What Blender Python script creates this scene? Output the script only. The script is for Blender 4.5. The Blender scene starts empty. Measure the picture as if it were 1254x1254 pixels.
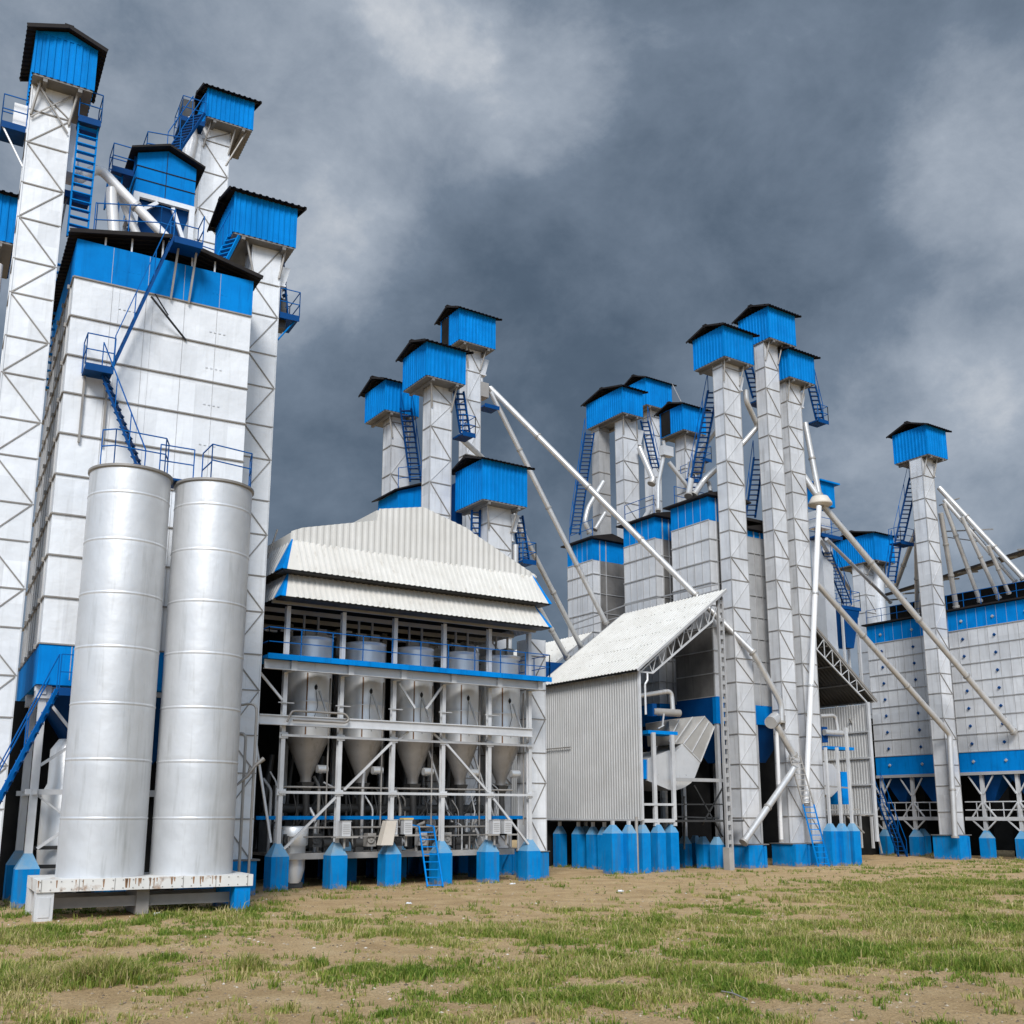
import bpy, math, random
import numpy as np
from mathutils import Vector, Matrix

random.seed(7)
S = bpy.context.scene
COL = S.collection
V = Vector

# ------------------------------------------------------------------ camera measurements (surveyed from the photograph)
F, CX, CY, HZ, EYE = 1286.0, 627.0, 727.0, 997.0, 2.4
PITCH = math.atan((HZ - CY) / F)
YAW = math.atan(877 / math.hypot(F, HZ - CY))
FA = -math.radians(33.72 - 29.2)          # the left complex is turned a little against the rest

def ray(px, py, fr=0.0):
    yaw = YAW + fr
    f = V((math.sin(yaw) * math.cos(PITCH), math.cos(yaw) * math.cos(PITCH), math.sin(PITCH)))
    r = V((math.cos(yaw), -math.sin(yaw), 0))
    u = r.cross(f)
    return f + r * ((px - CX) / F) - u * ((py - CY) / F)

def at(px, py, X=None, Y=None, Z=None, fr=0.0):
    d = ray(px, py, fr)
    if Y is not None: t = Y / d.y
    elif X is not None: t = X / d.x
    else: t = (Z - EYE) / d.z
    return V((0, 0, EYE)) + d * t

# ------------------------------------------------------------------ materials
def newmat(name):
    m = bpy.data.materials.new(name); m.use_nodes = True
    nt = m.node_tree; b = nt.nodes['Principled BSDF']
    return m, nt, b

def ramp(nt, stops, interp='LINEAR'):
    n = nt.nodes.new('ShaderNodeValToRGB'); n.color_ramp.interpolation = interp
    els = n.color_ramp.elements
    while len(els) < len(stops): els.new(0.5)
    for e, (p, c) in zip(els, stops):
        e.position = p; e.color = (c[0], c[1], c[2], 1) if len(c) == 3 else c
    return n

def noise(nt, co, scale, detail=4, rough=0.55, dist=0.0):
    n = nt.nodes.new('ShaderNodeTexNoise')
    n.inputs['Scale'].default_value = scale; n.inputs['Detail'].default_value = detail
    n.inputs['Roughness'].default_value = rough; n.inputs['Distortion'].default_value = dist
    nt.links.new(co, n.inputs['Vector'])
    return n

def coords(nt, sc=(1, 1, 1)):
    t = nt.nodes.new('ShaderNodeTexCoord'); mp = nt.nodes.new('ShaderNodeMapping')
    mp.inputs['Scale'].default_value = sc
    nt.links.new(t.outputs['Object'], mp.inputs['Vector'])
    return mp.outputs['Vector']

def painted(name, c0, c1, rough=0.45, metal=0.0, stain=None, stain_lo=0.62, stain_hi=0.8, streak=True, bump=0.0, spec=0.5, nscale=0.9, cells=None, bdist=.03):
    """painted or galvanised sheet metal: two tones in clouds, vertical streaks, optional stains"""
    m, nt, b = newmat(name); L = nt.links
    co = coords(nt)
    n1 = noise(nt, co, nscale, 5, 0.6, 0.2)
    r1 = ramp(nt, [(0.3, c0), (0.7, c1)]); L.new(n1.outputs['Fac'], r1.inputs['Fac'])
    col = r1.outputs['Color']
    if stain:
        co2 = coords(nt, (3.5, 3.5, 0.28) if streak else (1.3, 1.3, 1.3))
        n2 = noise(nt, co2, 1.6, 6, 0.65, 0.3)
        r2 = ramp(nt, [(stain_lo, (0, 0, 0)), (stain_hi, (1, 1, 1))]); L.new(n2.outputs['Fac'], r2.inputs['Fac'])
        mx = nt.nodes.new('ShaderNodeMix'); mx.data_type = 'RGBA'
        L.new(r2.outputs['Color'], mx.inputs['Factor']); L.new(col, mx.inputs['A']); mx.inputs['B'].default_value = (*stain, 1)
        col = mx.outputs['Result']
    if cells:      # sheet by sheet differences in tone
        t = nt.nodes.new('ShaderNodeTexCoord'); sn = nt.nodes.new('ShaderNodeVectorMath'); sn.operation = 'SNAP'
        of = nt.nodes.new('ShaderNodeVectorMath'); of.operation = 'ADD'; of.inputs[1].default_value = (.013, .017, .31)
        L.new(t.outputs['Object'], of.inputs[0]); L.new(of.outputs[0], sn.inputs[0]); sn.inputs[1].default_value = cells
        oi = nt.nodes.new('ShaderNodeObjectInfo'); wn = nt.nodes.new('ShaderNodeTexWhiteNoise'); wn.noise_dimensions = '4D'
        L.new(sn.outputs[0], wn.inputs['Vector']); L.new(oi.outputs['Random'], wn.inputs['W'])
        mr0 = nt.nodes.new('ShaderNodeMapRange'); mr0.inputs['To Min'].default_value = .86; mr0.inputs['To Max'].default_value = 1.0; L.new(wn.outputs['Value'], mr0.inputs['Value'])
        hs = nt.nodes.new('ShaderNodeHueSaturation'); L.new(mr0.outputs['Result'], hs.inputs['Value']); L.new(col, hs.inputs['Color']); col = hs.outputs['Color']
    L.new(col, b.inputs['Base Color'])
    n3 = noise(nt, co, 2.3, 4)
    mr = nt.nodes.new('ShaderNodeMapRange'); mr.inputs['To Min'].default_value = rough - 0.1; mr.inputs['To Max'].default_value = rough + 0.12
    L.new(n3.outputs['Fac'], mr.inputs['Value']); L.new(mr.outputs['Result'], b.inputs['Roughness'])
    b.inputs['Metallic'].default_value = metal
    b.inputs['Specular IOR Level'].default_value = spec
    if bump:
        bp = nt.nodes.new('ShaderNodeBump'); bp.inputs['Strength'].default_value = bump; bp.inputs['Distance'].default_value = bdist
        n4 = noise(nt, co, 1.4, 3); L.new(n4.outputs['Fac'], bp.inputs['Height']); L.new(bp.outputs['Normal'], b.inputs['Normal'])
    return m

M = {}
M['white'] = painted('white painted panel', (.70, .71, .72), (.81, .82, .83), .34, .08, (.58, .58, .57), .54, .86, bump=.6, bdist=.06, cells=(1.05, 1.05, 1.2))
M['grey'] = painted('galvanised light panel', (.60, .605, .615), (.74, .745, .755), .36, .2, (.44, .43, .42), .54, .8, bump=.5, bdist=.05, cells=(.62, .62, 1.25))
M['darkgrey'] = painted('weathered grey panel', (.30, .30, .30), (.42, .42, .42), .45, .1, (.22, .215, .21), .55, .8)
M['silver'] = painted('silver steel plate', (.51, .515, .52), (.63, .635, .64), .48, .4, (.40, .40, .39), .53, .8, bump=.5, nscale=.6, bdist=.04)
M['tank'] = painted('tank steel', (.82, .82, .81), (.89, .89, .88), .42, .55, (.40, .33, .26), .66, .86, bump=.1)
M['blue'] = painted('blue paint', (.0005, .175, .52), (.001, .22, .63), .6, 0, (.003, .105, .31), .52, .85, spec=.05, cells=(.8, .8, 9.), nscale=1.4)
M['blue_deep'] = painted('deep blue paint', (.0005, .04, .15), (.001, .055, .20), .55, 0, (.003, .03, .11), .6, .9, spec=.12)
M['foot'] = painted('blue footing paint', (.001, .165, .45), (.004, .22, .55), .7, 0, (.05, .125, .21), .50, .78, spec=.05, nscale=1.8)
M['foot_top'] = painted('faded footing top', (.07, .26, .46), (.16, .31, .44), .6, 0, (.27, .31, .32), .5, .75, streak=False)
M['roof'] = painted('dark roof sheet', (.010, .008, .008), (.022, .018, .016), .7, 0, spec=.2)
M['seam'] = painted('weathered steel angle', (.19, .175, .16), (.30, .28, .255), .55, .2)
M['faint'] = painted('pale thin angle', (.42, .41, .40), (.52, .51, .50), .5, .2)
M['soot_shade'] = painted('soot and shade side sheet', (.10, .095, .09), (.19, .18, .17), .55, .1, (.07, .065, .06), .55, .8)  # soot on the dryer side sheets; also carries painted shade under the shed roof
M['cone'] = painted('shade-dark cone steel', (.24, .225, .21), (.36, .34, .32), .42, .45, (.16, .14, .12), .55, .85)  # colour darkened for the shade on the downward cone faces
M['seam_light'] = painted('galvanised angle', (.36, .355, .35), (.48, .475, .47), .5, .3)
M['steel'] = painted('galvanised frame steel', (.52, .52, .52), (.70, .70, .70), .4, .3, (.36, .33, .29), .62, .85)
M['strut'] = painted('grey brown strut', (.26, .24, .22), (.38, .36, .33), .5, .2)
M['under'] = painted('soffit plate', (.12, .115, .11), (.20, .19, .18), .6, .05)
M['pipe'] = painted('spout pipe paint', (.48, .47, .455), (.60, .59, .575), .34, .4, (.34, .30, .26), .55, .8)
M['pipe_white'] = painted('white spout pipe paint', (.70, .69, .68), (.78, .775, .77), .36, .1, (.5, .45, .4), .66, .9)
M['dark'] = painted('black iron', (.012, .012, .012), (.03, .029, .028), .5, .2)
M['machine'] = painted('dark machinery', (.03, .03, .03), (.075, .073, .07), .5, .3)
M['interior'] = painted('shade-dark inner sheet', (.010, .010, .010), (.022, .021, .020), .85, 0, spec=.08)  # near-black colour paints the shade of interiors and gaps
M['rail'] = painted('blue railing paint', (.0005, .075, .27), (.001, .11, .36), .55, 0, spec=.1)
M['cream'] = painted('cream roof sheet', (.55, .525, .475), (.64, .615, .565), .6, 0, (.38, .34, .28), .56, .82, spec=.2)
M['ivory'] = painted('ivory wall sheet', (.53, .515, .48), (.61, .595, .56), .6, 0, (.42, .40, .36), .58, .85, spec=.2)
M['zinc'] = painted('zinc wall sheet', (.43, .425, .41), (.51, .505, .49), .5, .1, (.33, .315, .29), .58, .85)
M['rusty'] = painted('rusting white steel', (.56, .54, .50), (.68, .66, .62), .6, 0, (.26, .13, .055), .55, .70, streak=False)
M['hood'] = painted('bright duct sheet', (.66, .66, .66), (.78, .78, .78), .3, .5, (.5, .49, .47), .62, .9, bump=.12)
M['hood_tan'] = painted('dull duct sheet', (.36, .34, .31), (.46, .44, .41), .42, .3)
M['beige'] = painted('beige cover', (.50, .45, .38), (.62, .56, .48), .6, 0)
M['concrete'] = painted('concrete', (.26, .245, .22), (.36, .34, .31), .85, 0, (.18, .165, .145), .55, .8, streak=False)
M['yellow'] = painted('yellow cap', (.55, .40, .10), (.62, .46, .14), .5)
M['litter'] = painted('pale litter', (.62, .62, .60), (.74, .74, .72), .6)

# mud thrown up on the footings
nt = M['foot'].node_tree; b = nt.nodes['Principled BSDF']; src = b.inputs['Base Color'].links[0].from_socket
geo = nt.nodes.new('ShaderNodeNewGeometry'); sx = nt.nodes.new('ShaderNodeSeparateXYZ'); nt.links.new(geo.outputs['Position'], sx.inputs[0])
nz = noise(nt, geo.outputs['Position'], 6.5, 7, .7); ma = nt.nodes.new('ShaderNodeMath'); ma.operation = 'MULTIPLY_ADD'; nt.links.new(sx.outputs['Z'], ma.inputs[0]); ma.inputs[1].default_value = -.9; nt.links.new(nz.outputs['Fac'], ma.inputs[2])
rr = ramp(nt, [(.40, (0, 0, 0)), (.52, (.8, .8, .8))]); nt.links.new(ma.outputs[0], rr.inputs['Fac'])
mm = nt.nodes.new('ShaderNodeMix'); mm.data_type = 'RGBA'; nt.links.new(rr.outputs['Color'], mm.inputs['Factor']); nt.links.new(src, mm.inputs['A']); mm.inputs['B'].default_value = (.24, .19, .13, 1); nt.links.new(mm.outputs['Result'], b.inputs['Base Color'])

# ------------------------------------------------------------------ mesh builder
class MB:
    def __init__(s):
        s.v = []; s.f = []; s.sm = []; s.mi = []; s.cur = 0
    def add(s, vs, fs, smooth=False):
        o = len(s.v); s.v.extend([tuple(p) for p in vs])
        for f in fs:
            s.f.append([i + o for i in f]); s.sm.append(smooth); s.mi.append(s.cur)
        return s
    def box(s, x0, x1, y0, y1, z0, z1):
        vs = [(x, y, z) for z in (z0, z1) for (x, y) in ((x0, y0), (x1, y0), (x1, y1), (x0, y1))]
        return s.add(vs, [(3, 2, 1, 0), (4, 5, 6, 7), (0, 1, 5, 4), (1, 2, 6, 5), (2, 3, 7, 6), (3, 0, 4, 7)])
    def frustum(s, a, b):
        """a, b = (x0,x1,y0,y1,z)"""
        vs = [(x, y, r[4]) for r in (a, b) for (x, y) in ((r[0], r[2]), (r[1], r[2]), (r[1], r[3]), (r[0], r[3]))]
        return s.add(vs, [(3, 2, 1, 0), (4, 5, 6, 7), (0, 1, 5, 4), (1, 2, 6, 5), (2, 3, 7, 6), (3, 0, 4, 7)])
    def bar(s, p, q, w=.06, h=None, up=(0, 0, 1)):
        p, q = V(p), V(q); h = h or w; d = (q - p)
        if d.length < 1e-6: return s
        d.normalize(); up = V(up)
        if abs(d.dot(up)) > .98: up = V((0, 1, 0)) if abs(d.y) < .9 else V((1, 0, 0))
        a = d.cross(up).normalized() * (w / 2); b = a.cross(d).normalized() * (h / 2)
        vs = [c + sa * a + sb * b for c in (p, q) for (sa, sb) in ((-1, -1), (1, -1), (1, 1), (-1, 1))]
        return s.add(vs, [(3, 2, 1, 0), (4, 5, 6, 7), (0, 1, 5, 4), (1, 2, 6, 5), (2, 3, 7, 6), (3, 0, 4, 7)])
    def tube(s, pts, r, n=12, cap=True, rs=None):
        pts = [V(p) for p in pts]
        rings = []; prev = None
        for i, p in enumerate(pts):
            if i == 0: d = pts[1] - p
            elif i == len(pts) - 1: d = p - pts[i - 1]
            else: d = (pts[i + 1] - p).normalized() + (p - pts[i - 1]).normalized()
            d.normalize()
            if prev is None:
                a = d.orthogonal().normalized()
            else:
                a = (prev - d * prev.dot(d)).normalized()
            prev = a; b = d.cross(a); rr = rs[i] if rs else r
            rings.append([p + (a * math.cos(t) + b * math.sin(t)) * rr for t in [2 * math.pi * k / n for k in range(n)]])
        vs = [v for ring in rings for v in ring]
        fs = [(i * n + k, i * n + (k + 1) % n, (i + 1) * n + (k + 1) % n, (i + 1) * n + k) for i in range(len(pts) - 1) for k in range(n)]
        s.add(vs, fs, True)
        if cap: s.add(rings[0], [tuple(reversed(range(n)))]); s.add(rings[-1], [tuple(range(n))])
        return s
    def lathe(s, c, prof, n=40, smooth=True):
        """prof = [(r,z)...] about a vertical axis through c"""
        vs = [(c[0] + r * math.cos(2 * math.pi * k / n), c[1] + r * math.sin(2 * math.pi * k / n), z) for (r, z) in prof for k in range(n)]
        fs = [(i * n + k, i * n + (k + 1) % n, (i + 1) * n + (k + 1) % n, (i + 1) * n + k) for i in range(len(prof) - 1) for k in range(n)]
        return s.add(vs, fs, smooth)
    def quad(s, *p): return s.add(p, [tuple(range(len(p)))])
    def prism(s, poly, d):
        """polygon (list of 3D points) pushed along vector d"""
        d = V(d); n = len(poly); P = [V(p) for p in poly]
        vs = P + [p + d for p in P]
        return s.add(vs, [tuple(reversed(range(n))), tuple(range(n, 2 * n))] + [(k, (k + 1) % n, n + (k + 1) % n, n + k) for k in range(n)])
    def corr(s, P0, U, W, pitch=.25, depth=.04, flip=False, th=.0):
        """profiled sheet: corner P0, profile runs along U, ribs run along W"""
        P0, U, W = V(P0), V(U), V(W); Nn = U.cross(W).normalized() * (-1 if flip else 1)
        L = U.length; u = U / L; k = max(1, round(L / pitch)); p = L / k
        prof = []
        for i in range(k):
            for (a, h) in ((0, 0), (.45, 0), (.58, 1), (.88, 1)): prof.append(((i + a) * p, h * depth))
        prof.append((L, 0))
        lo = [P0 + u * a + Nn * h for a, h in prof]; n = len(prof)
        return s.add(lo + [q + W for q in lo], [(i, i + 1, n + i + 1, n + i) for i in range(n - 1)])
    def build(s, name, mats, parent=None):
        if not isinstance(mats, (list, tuple)): mats = [mats]
        me = bpy.data.meshes.new(name)
        off = V(parent['_b']) if parent is not None and '_b' in parent else V((0, 0, 0))
        me.from_pydata([(x - off.x, y - off.y, z - off.z) for x, y, z in s.v], [], s.f)
        for m in mats: me.materials.append(M[m] if isinstance(m, str) else m)
        me.polygons.foreach_set('use_smooth', s.sm); me.polygons.foreach_set('material_index', s.mi)
        me.update()
        o = bpy.data.objects.new(name, me); COL.objects.link(o)
        if parent is not None:
            o.parent = parent
            if '_b' in parent: o['_b'] = list(off)
        return o

def tag(o, label=None, cat=None, group=None, kind=None):
    if label: o['label'] = label
    if cat: o['category'] = cat
    if group: o['group'] = group
    if kind: o['kind'] = kind
    return o

def thing(name, label, cat, base, fr=0.0, group=None):
    o = bpy.data.objects.new(name, None); COL.objects.link(o); o.empty_display_size = .3
    b = V(base); o.location = Matrix.Rotation(fr, 3, 'Z') @ b; o.rotation_euler = (0, 0, fr); o['_b'] = list(b)
    return tag(o, label, cat, group)

def solo(mb, name, mats, label, cat, base, fr=0.0, group=None):
    """a thing that is one mesh"""
    h = bpy.data.objects.new('tmp', None); h['_b'] = list(V(base))
    o = mb.build(name, mats, h); o.parent = None
    o.location = Matrix.Rotation(fr, 3, 'Z') @ V(base); o.rotation_euler = (0, 0, fr)
    bpy.data.objects.remove(h)
    return tag(o, label, cat, group)

# ------------------------------------------------------------------ shared pieces
def elbow(pts, r=.35, k=5):
    """round the corners of a polyline"""
    P = [V(p) for p in pts]; out = [P[0]]
    for i in range(1, len(P) - 1):
        a = (P[i - 1] - P[i]); b = (P[i + 1] - P[i]); t = min(r, a.length * .45, b.length * .45)
        p0 = P[i] + a.normalized() * t; p1 = P[i] + b.normalized() * t
        for j in range(k + 1):
            u = j / k; out.append(p0 * (1 - u) ** 2 + P[i] * 2 * u * (1 - u) + p1 * u * u)
    out.append(P[-1]); return out

def pipe(pts, r, label, mat='pipe', collars=True, fr=0.0, name='spout_pipe', group='spout pipes', er=.35, step=3.2, ends=True):
    P = [V(p) for p in pts]
    t = thing(name, label, 'pipe', P[-1], fr, group)
    r *= .92
    MB().tube(elbow(P, er), r, 14).build('pipe_run', mat, t)
    if collars:
        for a, b in zip(P, P[1:]):
            d = b - a; L = d.length; d.normalize(); k = int(L / step)
            for i in range(1, k + 1):
                c = a + d * (L * i / (k + 1))
                MB().tube([c - d * .045, c + d * .045], r * 1.22, 14).build('flange', 'strut' if mat == 'pipe' else 'seam_light', t)
        if ends:
            d = (P[-1] - P[-2]).normalized()
            MB().tube([P[-1] - d * .05, P[-1] + d * .06], r * 1.35, 14).build('flange', 'strut', t)
    return t

def stair(parent, top, bot, w=.7, wd=(1, 0, 0), step=.26, mat='blue_deep', rail=True, railside=(1, 1), tread=.15, str_h=.11, name='stair', bar=.028):
    """steep stair between two points; width along wd"""
    top, bot, wd = V(top), V(bot), V(wd).normalized() * (w / 2)
    m = MB()
    for sgn in (-1, 1): m.bar(top + wd * sgn, bot + wd * sgn, .05, str_h)
    n = max(3, int((top - bot).length / step)); run = V((top.x - bot.x, top.y - bot.y, 0))
    rd = run.normalized() if run.length > .05 else V((-wd.y, wd.x, 0)).normalized()
    for i in range(n):
        c = bot + (top - bot) * ((i + .5) / n)
        m.bar(c - wd, c + wd, tread if abs(rd.dot(wd)) < .2 * wd.length * 5 else tread, .035)
    o = m.build(name, mat, parent)
    if rail:
        h = V((0, 0, .95))
        for sgn, on in zip((-1, 1), railside):
            if not on: continue
            r = MB()
            a, b = top + wd * sgn, bot + wd * sgn
            r.bar(a + h, b + h, bar); k = max(2, int((a - b).length / 1.3))
            for i in range(k + 1):
                c = b + (a - b) * (i / k); r.bar(c, c + h, bar)
            r.build('handrail', 'rail', o)
    return o

def railing(parent, pts, h=.95, mat='rail', rails=(1., .5), spacing=1.1, bar=.028, name='railing', closed=False):
    m = MB(); P = [V(p) for p in pts]
    if closed: P.append(P[0])
    for a, b in zip(P, P[1:]):
        for k in rails: m.bar(a + V((0, 0, h * k)), b + V((0, 0, h * k)), bar)
        n = max(1, round((b - a).length / spacing))
        for i in range(n + 1):
            c = a + (b - a) * (i / n); m.bar(c, c + V((0, 0, h)), bar)
    return m.build(name, mat, parent)

FEET = []
def footing(parent, x, y, w=.6, h=1.05, cap=.4, fr=0, name='footing', d=None, mats=('foot', 'foot_top'), z=-.05):
    d = d or w; m = MB(); m.cur = 0
    FEET.append(Matrix.Rotation(parent.rotation_euler.z, 3, 'Z') @ V((x, y - d / 2, 0)))
    m.frustum((x - w / 2, x + w / 2, y - d / 2, y + d / 2, z), (x - w / 2, x + w / 2, y - d / 2, y + d / 2, h))
    m.cur = 1
    m.frustum((x - w / 2, x + w / 2, y - d / 2, y + d / 2, h), (x - .09, x + .09, y - .09, y + .09, h + cap))
    return m.build(name, list(mats), parent)

def headhouse(parent, x0, x1, y0, y1, z0, z1, rise=.35, ridge='x', ov=.28, pitch=.2, mat='blue', opening=False):
    m = MB(); d = .025
    m.corr((x0, y0, z0), (x1 - x0, 0, 0), (0, 0, z1 - z0), pitch, d, False)
    m.corr((x1, y0, z0), (0, y1 - y0, 0), (0, 0, z1 - z0), pitch, d, False)
    m.corr((x1, y1, z0), (x0 - x1, 0, 0), (0, 0, z1 - z0), pitch, d, False)
    m.corr((x0, y1, z0), (0, y0 - y1, 0), (0, 0, z1 - z0), pitch, d, False)
    xm, ym = (x0 + x1) / 2, (y0 + y1) / 2
    if ridge == 'y':      # gable seen from the front: front and back walls run up to the ridge
        for y in (y0 - d, y1 + d): m.prism([(x0, y, z1), (x1, y, z1), (xm, y, z1 + rise)], (0, .03, 0))
    for (cx, cy) in ((x0, y0), (x1, y0), (x1, y1), (x0, y1)): m.box(cx - .03, cx + .03, cy - .03, cy + .03, z0 - .012, z1 + .012)
    hh = m.build('head_house', mat, parent)
    MB().box(x0 + .01, x1 - .01, y0 + .01, y1 - .01, z0 - .06, z0 + .03).box(x0 + .3, x0 + .42, y0 + .02, y1 - .02, z0 - .17, z0 - .06).box(x1 - .42, x1 - .3, y0 + .02, y1 - .02, z0 - .17, z0 - .06).build('floor_plate', 'under', hh)
    if opening: MB().box(x0 - .035, x0 - .027, (y0 + y1) / 2 + .1, y1 - .1, z0 + .05, z1 - .03).build('shade_panel', 'interior', hh)  # near-black panel stands in for the shade inside an opening
    r = MB(); t = .05
    if ridge == 'x':
        sl = rise / (ym - y0); e = z1 - sl * ov + .03; xa, xb = x0 - ov, x1 + ov
        for (ya, sg) in ((y0 - ov, 1), (y1 + ov, -1)):
            r.corr((xa, ya, e), (xb - xa, 0, 0), (0, sg * (ym - y0 + ov), rise + sl * ov), .22, .03, sg < 0)
        for x in (xa + .02, xb - .02):
            for ya in (y0 - ov, y1 + ov): r.bar((x, ya, e - .03), (x, ym, z1 + rise), .04, .09)
        r.box(xa, xb, ym - .12, ym + .12, z1 + rise + .035, z1 + rise + .075)
        for ya in (y0 - .02, y1 + .02): r.box(xa, xb, ya - .03, ya + .03, z1 - .02, z1 + .04)
        r.bar((xa, ym, z1 + rise - .06), (xb, ym, z1 + rise - .06), .08)
    else:
        sl = rise / (xm - x0); e = z1 - sl * ov + .05; ya, yb = y0 - ov, y1 + ov
        for (xa, sg) in ((x0 - ov, 1), (x1 + ov, -1)):
            r.corr((xa, ya, e), (0, yb - ya, 0), (sg * (xm - x0 + ov), 0, rise + sl * ov), .22, .03, sg > 0)
        for y in (ya + .02, yb - .02):
            for xa in (x0 - ov, x1 + ov): r.bar((xa, y, e - .03), (xm, y, z1 + rise + .03), .05, .12)
        r.box(xm - .13, xm + .13, ya, yb, z1 + rise + .05, z1 + rise + .09)
    r.build('roof', 'roof', hh)
    return hh

def shaft(parent, x0, x1, y0, y1, z0, z1, pitch=1.25, mat='grey', seam='seam', brace='front', zoff=0., phase=0, bw=.035, thin=.018, strong_only=False):
    MB().box(x0, x1, y0, y1, z0, z1).build('shaft', mat, parent)
    a = MB(); w = .05
    for (cx, cy) in ((x0, y0), (x1, y0), (x0, y1), (x1, y1)):
        a.box(cx - .022, cx + .022, cy - .022, cy + .022, z0, z1 + .01)
    a.build('corner_angle', 'seam_light' if mat != 'white' else 'steel', parent)
    zs = []
    z = z0 + zoff + pitch
    while z < z1 - .25:
        zs.append(z); j = random.uniform(-.03, .03); zz = z + j
        g = .03
        u = .018 if mat == 'white' else .02
        MB().box(x0 - g, x1 + g, y0 - g, y0 + .002, zz - u, zz + u).box(x0 - g, x0 + .002, y0 + .0021, y1 + g, zz - u, zz + u).box(x1 - .002, x1 + g, y0 + .0021, y1 + g, zz - u, zz + u).build('stiffener_ring', seam, parent)
        z += pitch * (1 + .09 * ((len(zs) % 2) * 2 - 1))
    zs2 = [z0] + zs + [z1]
    for i, (za, zb) in enumerate(zip(zs2, zs2[1:])):
        if zb - za < .6: continue
        b = MB(); strong = (i + phase) % 2 == 0 or strong_only
        if (i + phase) % 2 == 0: b.bar((x0 + .03, y0 - .022, zb - .03), (x1 - .03, y0 - .022, za + .03), bw, .03, (0, 1, 0))
        else: b.bar((x0 + .03, y0 - .015, za + .03), (x1 - .03, y0 - .015, zb - .03), bw if strong_only else thin, .02, (0, 1, 0))
        b.build('cross_brace', seam if strong else 'faint', parent)

def struts(parent, sx0, sx1, sy0, bx0, bx1, by0, bz, drop=1.1, mat='strut'):
    for (a, c) in ((sx0 + .04, max(bx0 + .25, sx0 - .25)), (sx1 - .04, min(bx1 - .25, sx1 + .12))):
        MB().tube([(a, sy0 - .05, bz - drop), (c, by0 + .25, bz - .05)], .04, 8).build('strut', mat, parent)

def boot(parent, x0, x1, y0, y1, h=1.0):
    m = MB()
    m.box(x0 - .12, x1 + .12, y0 - .22, y1 + .4, -.05, h)
    m.prism([(x0 - .12, y0 - .24, h), (x1 - .35, y0 - .24, h), (x1 - .75, y0 - .24, .3), (x1 - .75, y0 - .24, -.05), (x0 - .12, y0 - .24, -.05)], (0, -.2, 0))
    m.box(x1 - .1, x1 + .0, y0 - .27, y0 - .20, .0, h - .05)
    b = m.build('boot', 'foot', parent)
    MB().box(x0 - .2, x1 + .2, y0 - .3, y1 + .45, h + .002, h + .05).build('boot_cover', 'under', b)

def landing(parent, x0, x1, y0, y1, z, rail=True, mat='blue_deep', sides='fblr', h=.95):
    o = MB().box(x0, x1, y0, y1, z - .08, z).box(x0, x1, y0 - .03, y0 - .001, z - .16, z + .05).build('landing', mat, parent)
    if rail:
        r = MB(); bar = .028
        P = {'f': ((x0, y0), (x1, y0)), 'b': ((x0, y1), (x1, y1)), 'l': ((x0, y0), (x0, y1)), 'r': ((x1, y0), (x1, y1))}
        for s in sides:
            (a, b), (c, d) = P[s]
            for k in (1, .5): r.bar((a, b, z + h * k), (c, d, z + h * k), bar)
            n = max(1, round(math.hypot(c - a, d - b) / .9))
            for i in range(n + 1):
                t = i / n; r.bar((a + (c - a) * t, b + (d - b) * t, z), (a + (c - a) * t, b + (d - b) * t, z + h), bar)
        r.build('railing', 'rail', o)
    return o

def spout_head(parent, x, y, z, s=1., side=1, name='spout_head', mat='grey'):
    m = MB()
    m.frustum((x - .02, x + .02 + .3 * s, y, y + .5 * s, z - .9 * s), (x - .02, x + .55 * s, y - .03, y + .53 * s, z)) if side > 0 else \
        m.frustum((x - .3 * s, x + .02, y, y + .5 * s, z - .9 * s), (x - .55 * s, x + .02, y - .03, y + .53 * s, z))
    c = x + .16 * s * side
    m.box(c - .2 * s, c + .2 * s, y - .04, y + .5 * s, z - .98 * s, z - .9 * s)
    m.tube([(c, y + .22 * s, z - .95 * s), (c, y + .22 * s, z - 1.5 * s)], .13 * s, 12)
    m.tube([(c, y + .22 * s, z - 1.42 * s), (c, y + .22 * s, z - 1.5 * s)], .18 * s, 12)
    return m.build(name, mat, parent)

def tower(label, sx, sy, z0, zt, bx, by, bz, rise=.35, ridge='x', mat='grey', fr=0., pitch=1.25, group='elevator towers', base=True, seam='seam', pits=.2, phase=0, st=True, strong=False, bw=.035, opening=False):
    t = thing('elevator_tower', label, 'tower', ((sx[0] + sx[1]) / 2, (sy[0] + sy[1]) / 2, 0), fr, group)
    shaft(t, sx[0], sx[1], sy[0], sy[1], z0, zt, pitch, mat, seam, phase=phase, strong_only=strong, bw=bw)
    if bx: headhouse(t, bx[0], bx[1], by[0], by[1], bz[0], bz[1], rise, ridge, pitch=pits, opening=opening)
    if bx and st: struts(t, sx[0], sx[1], sy[0], bx[0], bx[1], by[0], bz[0])
    if base: boot(t, sx[0], sx[1], sy[0], sy[1], z0)
    return t

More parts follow.
